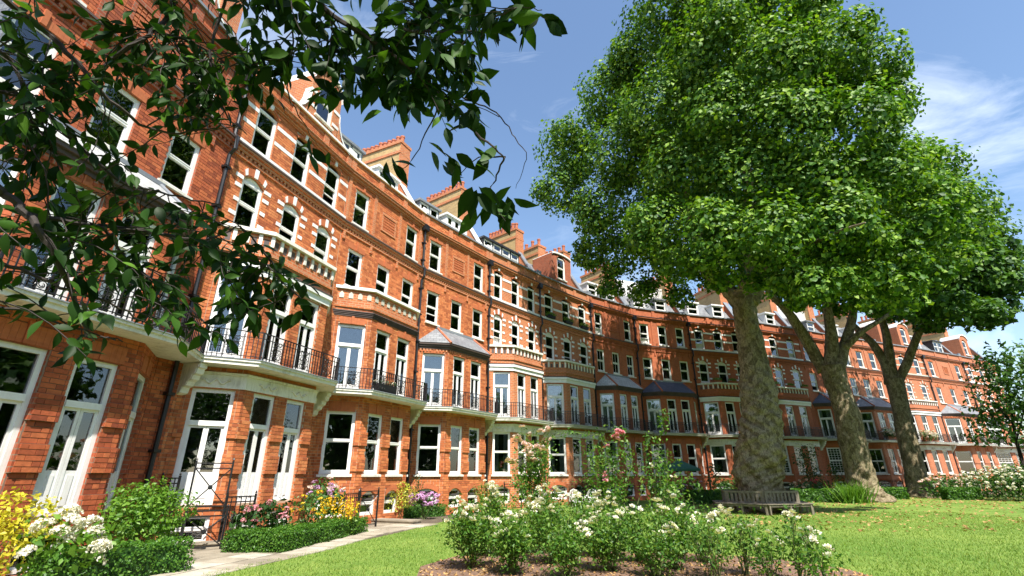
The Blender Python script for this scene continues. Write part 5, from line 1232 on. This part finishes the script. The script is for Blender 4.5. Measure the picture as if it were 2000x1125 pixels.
# ------------------------------------------------------------------ loose things on the ground
n = 5200; C = []
while len(C) < n:
    p = np.array([R.uniform(8, 55), R.uniform(16, 50)])
    d = np.min([np.hypot(*(p-np.array(q))) for q in (b1, b2, b3)])
    if R.random() < math.exp(-(d/11)**2)*.9+.02:
        C.append((p[0], p[1], .035))
C = np.array(C)
tag(put('fallen_leaves', leafmesh('fallen_leaves', C, NR.normal(size=(n, 3))*.35+np.array([0, 0, 1]), .13*(.6+.7*NR.random(n)), LEAF_LOBED, 'dry')), kind='stuff')
n = 2600; P = []
mn = np.array(bed_poly)
def inside(p, poly):
    c = False; j = len(poly)-1
    for i in range(len(poly)):
        (xi, yi), (xj, yj) = poly[i], poly[j]
        if (yi > p[1]) != (yj > p[1]) and p[0] < (xj-xi)*(p[1]-yi)/(yj-yi)+xi: c = not c
        j = i
    return c
while len(P) < n:
    p = (R.uniform(-2, 6.3), R.uniform(8.1, 14.4))
    if inside(p, bed_poly): P.append((p[0], p[1], .04))
P = np.array(P)
tag(put('bark_mulch', leafmesh('bark_mulch', P, NR.normal(size=(n, 3))*.5+np.array([0, 0, 1]), .055*(.5+NR.random(n)), LEAF_QUAD, 'dry')), kind='stuff')
n = 150000; y = 8.5+NR.random(n)**1.6*16; x = -6+NR.random(n)*26
ok = np.array([inside(q, lawn_poly) and not inside(q, bed_poly) for q in zip(x, y)]); x, y = x[ok], y[ok]; m_ = len(x)
C = np.stack([x, y, np.full(m_, .012)], 1); ax = np.stack([NR.normal(size=m_)*.45, NR.normal(size=m_)*.45, np.ones(m_)], 1)
tag(put('lawn_grass', leafmesh('lawn_grass', C, np.cross(ax, NR.normal(size=(m_, 3))), .045*(.6+.7*NR.random(m_)), (np.array([(-.16, 0, 0), (.16, 0, 0), (0, 1, .15)], float), [(0, 1, 2)]), 'blade', axis=ax)), kind='stuff')

# ------------------------------------------------------------------ trees across the garden, seen in the window panes
bl = []
WOOD = [(4+(40+6*math.sin(k*2.3))*math.cos(-2.75+k*.235), 6+(40+6*math.sin(k*2.3))*math.sin(-2.75+k*.235)) for k in range(13)]+[(40, 20), (47, 26), (36, 13), (52, 18), (45, 16)]
for c in WOOD:
    for j in range(6): bl.append((c[0]+R.uniform(-3.5, 3.5), c[1]+R.uniform(-3.5, 3.5), R.uniform(3, 15), R.uniform(3.5, 5), R.uniform(3.5, 5), R.uniform(3, 4.5)))
leafy('garden_wood', None, bl, 9, 1.0, LEAF_LOBED, 'plane_far', shell=.3)

# ------------------------------------------------------------------ overhanging branches close to the camera
FT = thing('overhanging_tree', 'dark leafy branches of a near tree hanging across the upper left', 'tree', (-3.6, -.6, 0))
fb = np.array([-3.6, -.6, 0])
b = MB(); b.tube([np.array([0, 0, 0]), np.array([.05, 0, 1.2]), np.array([.1, .1, 2.4]), np.array([.3, .3, 3.6])], [.22, .17, .15, .11], 12); b.build('trunk', 'twig', FT, smooth=True)
MAIN = [ # pixels, slant distance, radius at root
 ([(560, -160), (620, 0), (700, 62), (790, 126), (860, 190), (905, 240), (960, 285), (985, 308)], 2.9, .016),
 ([(790, 60), (880, 62), (955, 57), (1000, 15), (1060, 20)], 2.8, .008), ([(985, 308), (935, 308), (890, 345)], 2.9, .006), ([(985, 308), (968, 350), (955, 385), (985, 430)], 2.85, .006),
 ([(900, 190), (960, 215), (1000, 260), (1028, 310), (1008, 370)], 2.95, .005), ([(862, 205), (830, 262), (800, 322), (765, 330)], 2.9, .005), ([(565, -60), (572, 80), (560, 170), (590, 235), (620, 285)], 3.0, .006), ([(640, 20), (700, 130), (735, 165), (700, 180)], 2.9, .006),
 ([(-120, 300), (0, 372), (55, 420), (110, 500), (150, 600), (170, 660)], 2.6, .020), ([(52, 418), (200, 440), (290, 452), (400, 468), (470, 440)], 2.7, .012), ([(400, 468), (450, 500), (520, 520), (590, 585)], 2.8, .006),
 ([(-100, 480), (20, 520), (120, 560), (230, 600), (300, 640)], 2.6, .010), ([(-60, 590), (60, 610), (140, 640), (240, 668)], 2.6, .008), ([(360, -150), (340, 0), (300, 60), (235, 100), (190, 150), (170, 230)], 3.2, .016), ([(-80, -60), (60, 40), (150, 120), (230, 210), (330, 260), (420, 250)], 3.0, .014),
 ([(470, -100), (430, 30), (410, 120), (440, 220), (480, 260)], 3.2, .010), ([(300, 60), (390, 90), (460, 140)], 3.2, .008), ([(-60, 160), (60, 200), (150, 280), (230, 350), (330, 380), (430, 400)], 2.9, .012), ([(200, 440), (260, 520), (330, 560), (400, 600)], 2.75, .007), ([(470, 440), (520, 500), (530, 560), (560, 610)], 2.85, .005), ([(-60, 60), (20, 120), (60, 220), (40, 320)], 2.9, .010), ([(640, -80), (760, -20), (850, 40), (930, 110)], 3.1, .010)]
def cr(pts, m_):
    out = []
    for k in range(len(pts)-1):
        for j in range(m_):
            f_ = j/m_; p0, p1, p2, p3 = pts[max(k-1, 0)], pts[k], pts[k+1], pts[min(k+2, len(pts)-1)]
            out.append(.5*((2*p1)+(-p0+p2)*f_+(2*p0-5*p1+4*p2-p3)*f_*f_+(-p0+3*p1-3*p2+p3)*f_**3))
    return out+[pts[-1]]
LV = []                          # (point, axis direction, size)
REG_A = [(-80, -80), (500, -80), (470, 120), (500, 240), (410, 262), (360, 330), (470, 380), (545, 470), (600, 560), (600, 620), (520, 600), (470, 640), (430, 700), (330, 650), (240, 690), (120, 690), (-80, 660)]
REG_B = [(440, -80), (960, -80), (960, 120), (985, 165), (915, 250), (860, 215), (760, 190), (690, 215), (560, 170), (480, 140)]
HOLES = [(228, 235, 50), (330, 190, 28), (65, 185, 26), (150, 330, 26), (420, 300, 30), (75, 500, 30), (330, 330, 30), (30, 350, 18), (640, 130, 26), (30, 570, 34), (280, 270, 26), (455, 200, 20), (340, 620, 28), (180, 520, 20), (390, 540, 22), (110, 30, 22), (120, 625, 36), (230, 610, 36), (430, 640, 34), (40, 650, 36), (300, 400, 20), (20, 260, 20)]
def ok_px(x, y): return (inside((x, y), REG_A) or inside((x, y), REG_B)) and not any(math.hypot(x-a, y-b_) < r for a, b_, r in HOLES)
main_pts = []
for px, d, r in MAIN:
    pts = cr([A(x, y, d*(1+.03*math.sin(k*1.7))) for k, (x, y) in enumerate(px)], 5)
    b = MB(); n = len(pts); q = [p-fb+NR.normal(size=3)*.004 for p in pts]; b.tube(q, [r*(1-.75*k/(n-1)) for k in range(n)], 6); b.build('branch', 'twig', FT, uv=False)
    main_pts.append((pts, r))
for a_, e_ in (((.3, .3, 3.6), A(560, -160, 2.9)-fb), ((.3, .3, 3.6), A(-120, 300, 2.6)-fb), ((.3, .3, 3.6), A(360, -150, 3.2)-fb)):
    b = MB(); b.tube([np.array(a_), (np.array(a_)+e_)/2+np.array([0, 0, .2]), e_], [.06, .04, .02], 8); b.build('branch', 'twig', FT, uv=False)
down = np.array([0, 0, -1.]); right = CR
twm = MB()
def leafy_twig(p, dirn, L, nl, sz):
    pts = [p]; dcur = unit(dirn)
    for k in range(5): dcur = unit(dcur+down*.10+NR.normal(size=3)*.16); pts.append(pts[-1]+dcur*L/5)
    twm.tube([x-fb for x in pts], [.0035, .003, .0027, .0023, .002, .0015], 4)
    for k in range(nl):
        u = (.25+.75*(k+.5)/nl)*5; j = min(int(u), 4); q = pts[j]*(1-(u-j))+pts[j+1]*(u-j)
        sd = unit(np.cross(dcur, unit(-(q-np.array([0, 0, EYE])))))*(1 if k % 2 else -1)
        LV.append((q, unit(dcur*.55+sd*R.uniform(.4, 1.0)+down*R.uniform(.15, .7)+NR.normal(size=3)*.25), sz*R.uniform(.7, 1.15)))
    LV.append((pts[-1], unit(dcur+down*.4), sz))
tries = 0; twigs = 0
while twigs < 270 and tries < 12000:
    tries += 1
    pts, r = R.choice(main_pts); k = R.randrange(len(pts)-1); p = pts[k]+(pts[k+1]-pts[k])*R.random()
    px, py, d = proj(p)
    dv = R.uniform(-1, 1)*CR+R.uniform(-1, .45)*CU+R.uniform(-.5, .5)*CW; L = R.uniform(.22, .5); e = p+unit(dv)*L+down*.06
    ex, ey, _ = proj(e)
    if not ok_px(ex, ey) or not ok_px((px+ex)/2, (py+ey)/2): continue
    leafy_twig(p, dv, L, R.choice((6, 7, 8, 9)), .105 if px > 520 else .076); twigs += 1
def spray(x, y, d, n, sz, rad):           # a tuft of leaves at a twig's end
    for k in range(n):
        c = A(x+R.uniform(-rad, rad), y+R.uniform(-rad, rad)*.8, d*R.uniform(.97, 1.03)); dv = R.uniform(-1, 1)*CR+R.uniform(-1.2, .3)*CU+R.uniform(-.4, .4)*CW
        LV.append((c, unit(dv), sz*R.uniform(.8, 1.15)))
for x, y, d, n, sz, rad in ((755, 318, 2.9, 5, .15, 22), (860, 300, 2.9, 8, .14, 34), (945, 385, 2.85, 9, .16, 34), (985, 395, 2.85, 8, .16, 30), (950, 300, 2.9, 5, .14, 26), (1040, 20, 2.8, 11, .15, 40), (985, 45, 2.8, 8, .14, 34), (620, 285, 3.0, 6, .12, 26), (590, 600, 2.85, 6, .11, 26), (530, 515, 2.85, 6, .11, 26), (640, 180, 2.95, 7, .14, 36), (700, 150, 2.9, 12, .14, 46), (800, 120, 2.9, 13, .13, 62), (870, 110, 2.9, 11, .13, 58), (920, 220, 2.9, 9, .14, 34), (730, 60, 2.9, 11, .12, 60), (620, 60, 3.0, 9, .12, 56), (830, 30, 3.0, 10, .12, 50), (480, 120, 3.1, 8, .11, 40), (750, 200, 2.9, 5, .13, 26), (540, 130, 3.0, 9, .12, 40)): spray(x, y, d, n, sz, rad)
# unseen leaves added above the view to keep these branches in shade
n = 2300; C = np.stack([NR.uniform(-4.5, 2.2, n), NR.uniform(-2.5, 3.2, n), NR.uniform(4.6, 7.0, n)], 1)
keep = []
for p in C:
    px, py, d = proj(p); keep.append(not (d > .2 and py > -60 and -200 < px < 2200))
C = C[np.array(keep)]
tag(put('shade_canopy', leafmesh('shade_canopy', C-fb, NR.normal(size=C.shape)*.5+np.array([0, 0, 1]), .2, LEAF_OVAL, 'cherry'), FT), kind='stuff')
tag(twm.build('twigs', 'twig', FT, uv=False), kind='stuff')
# leaf: tapered, folded along the midrib, tip drooping
def cherry_leaf(droop, fold):
    b = MB(); prof = [(0, .0), (.16, .155), (.38, .235), (.62, .205), (.84, .095)]
    mid = [(0, t_, -droop*t_*t_) for t_, w_ in prof]+[(0, 1.06, -droop*1.15)]
    v = []; nrow = len(prof)
    b.v = mid[:]; Lf = []; Rt = []
    for t_, w_ in prof[1:]:
        Lf.append(len(b.v)); b.v.append((-w_, t_+.03, -droop*t_*t_+fold*w_)); Rt.append(len(b.v)); b.v.append((w_, t_+.03, -droop*t_*t_+fold*w_))
    for S_ in (Lf, Rt):
        fl = S_ is Rt
        def F_(*q): b.f.append(q if not fl else q[::-1]); b.m.append(0)
        F_(0, 1, S_[0])
        for k in range(3): F_(k+1, k+2, S_[k+1], S_[k])
        F_(4, 5, S_[3])
    b.f.append((0, 0, 0)) if False else None
    return b
leaf_vars = [cherry_leaf(dr, fo).mesh('leaf', 'cherry', smooth=True, uv=False) for dr, fo in ((.16, .30), (.30, .22), (.08, .42), (.22, .12))]
def leaf_matrix(p, ax, sz):
    nn = unit(np.array([0, 0, 1.])*.8+unit(np.array([0, 0, EYE])-p)*R.uniform(-.2, .9)+NR.normal(size=3)*.55)
    y = unit(ax); z = unit(nn-(nn@y)*y); x = np.cross(y, z); q = p-fb
    return Matrix(((x[0]*sz, y[0]*sz, z[0]*sz, q[0]), (x[1]*sz, y[1]*sz, z[1]*sz, q[1]), (x[2]*sz, y[2]*sz, z[2]*sz, q[2]), (0, 0, 0, 1)))
vis = []
for k, (p, ax, sz) in enumerate(LV):
    px, py, d = proj(p); vis.append((-(sz/d) if -10 < px < 2010 and -10 < py < 1100 else 1, k))
vis.sort(); single = {k for _, k in vis[:300]}; rest = MB()
for k, (p, ax, sz) in enumerate(LV):
    m_ = leaf_matrix(p, ax, sz); me = leaf_vars[k % 4]
    if k in single:
        o = put('leaf', me, FT); o.matrix_local = m_
    else:
        i0 = len(rest.v); rest.v += [tuple(m_ @ v.co) for v in me.vertices]; rest.f += [tuple(i0+q for q in f.vertices) for f in me.polygons]; rest.m += [0]*len(me.polygons)
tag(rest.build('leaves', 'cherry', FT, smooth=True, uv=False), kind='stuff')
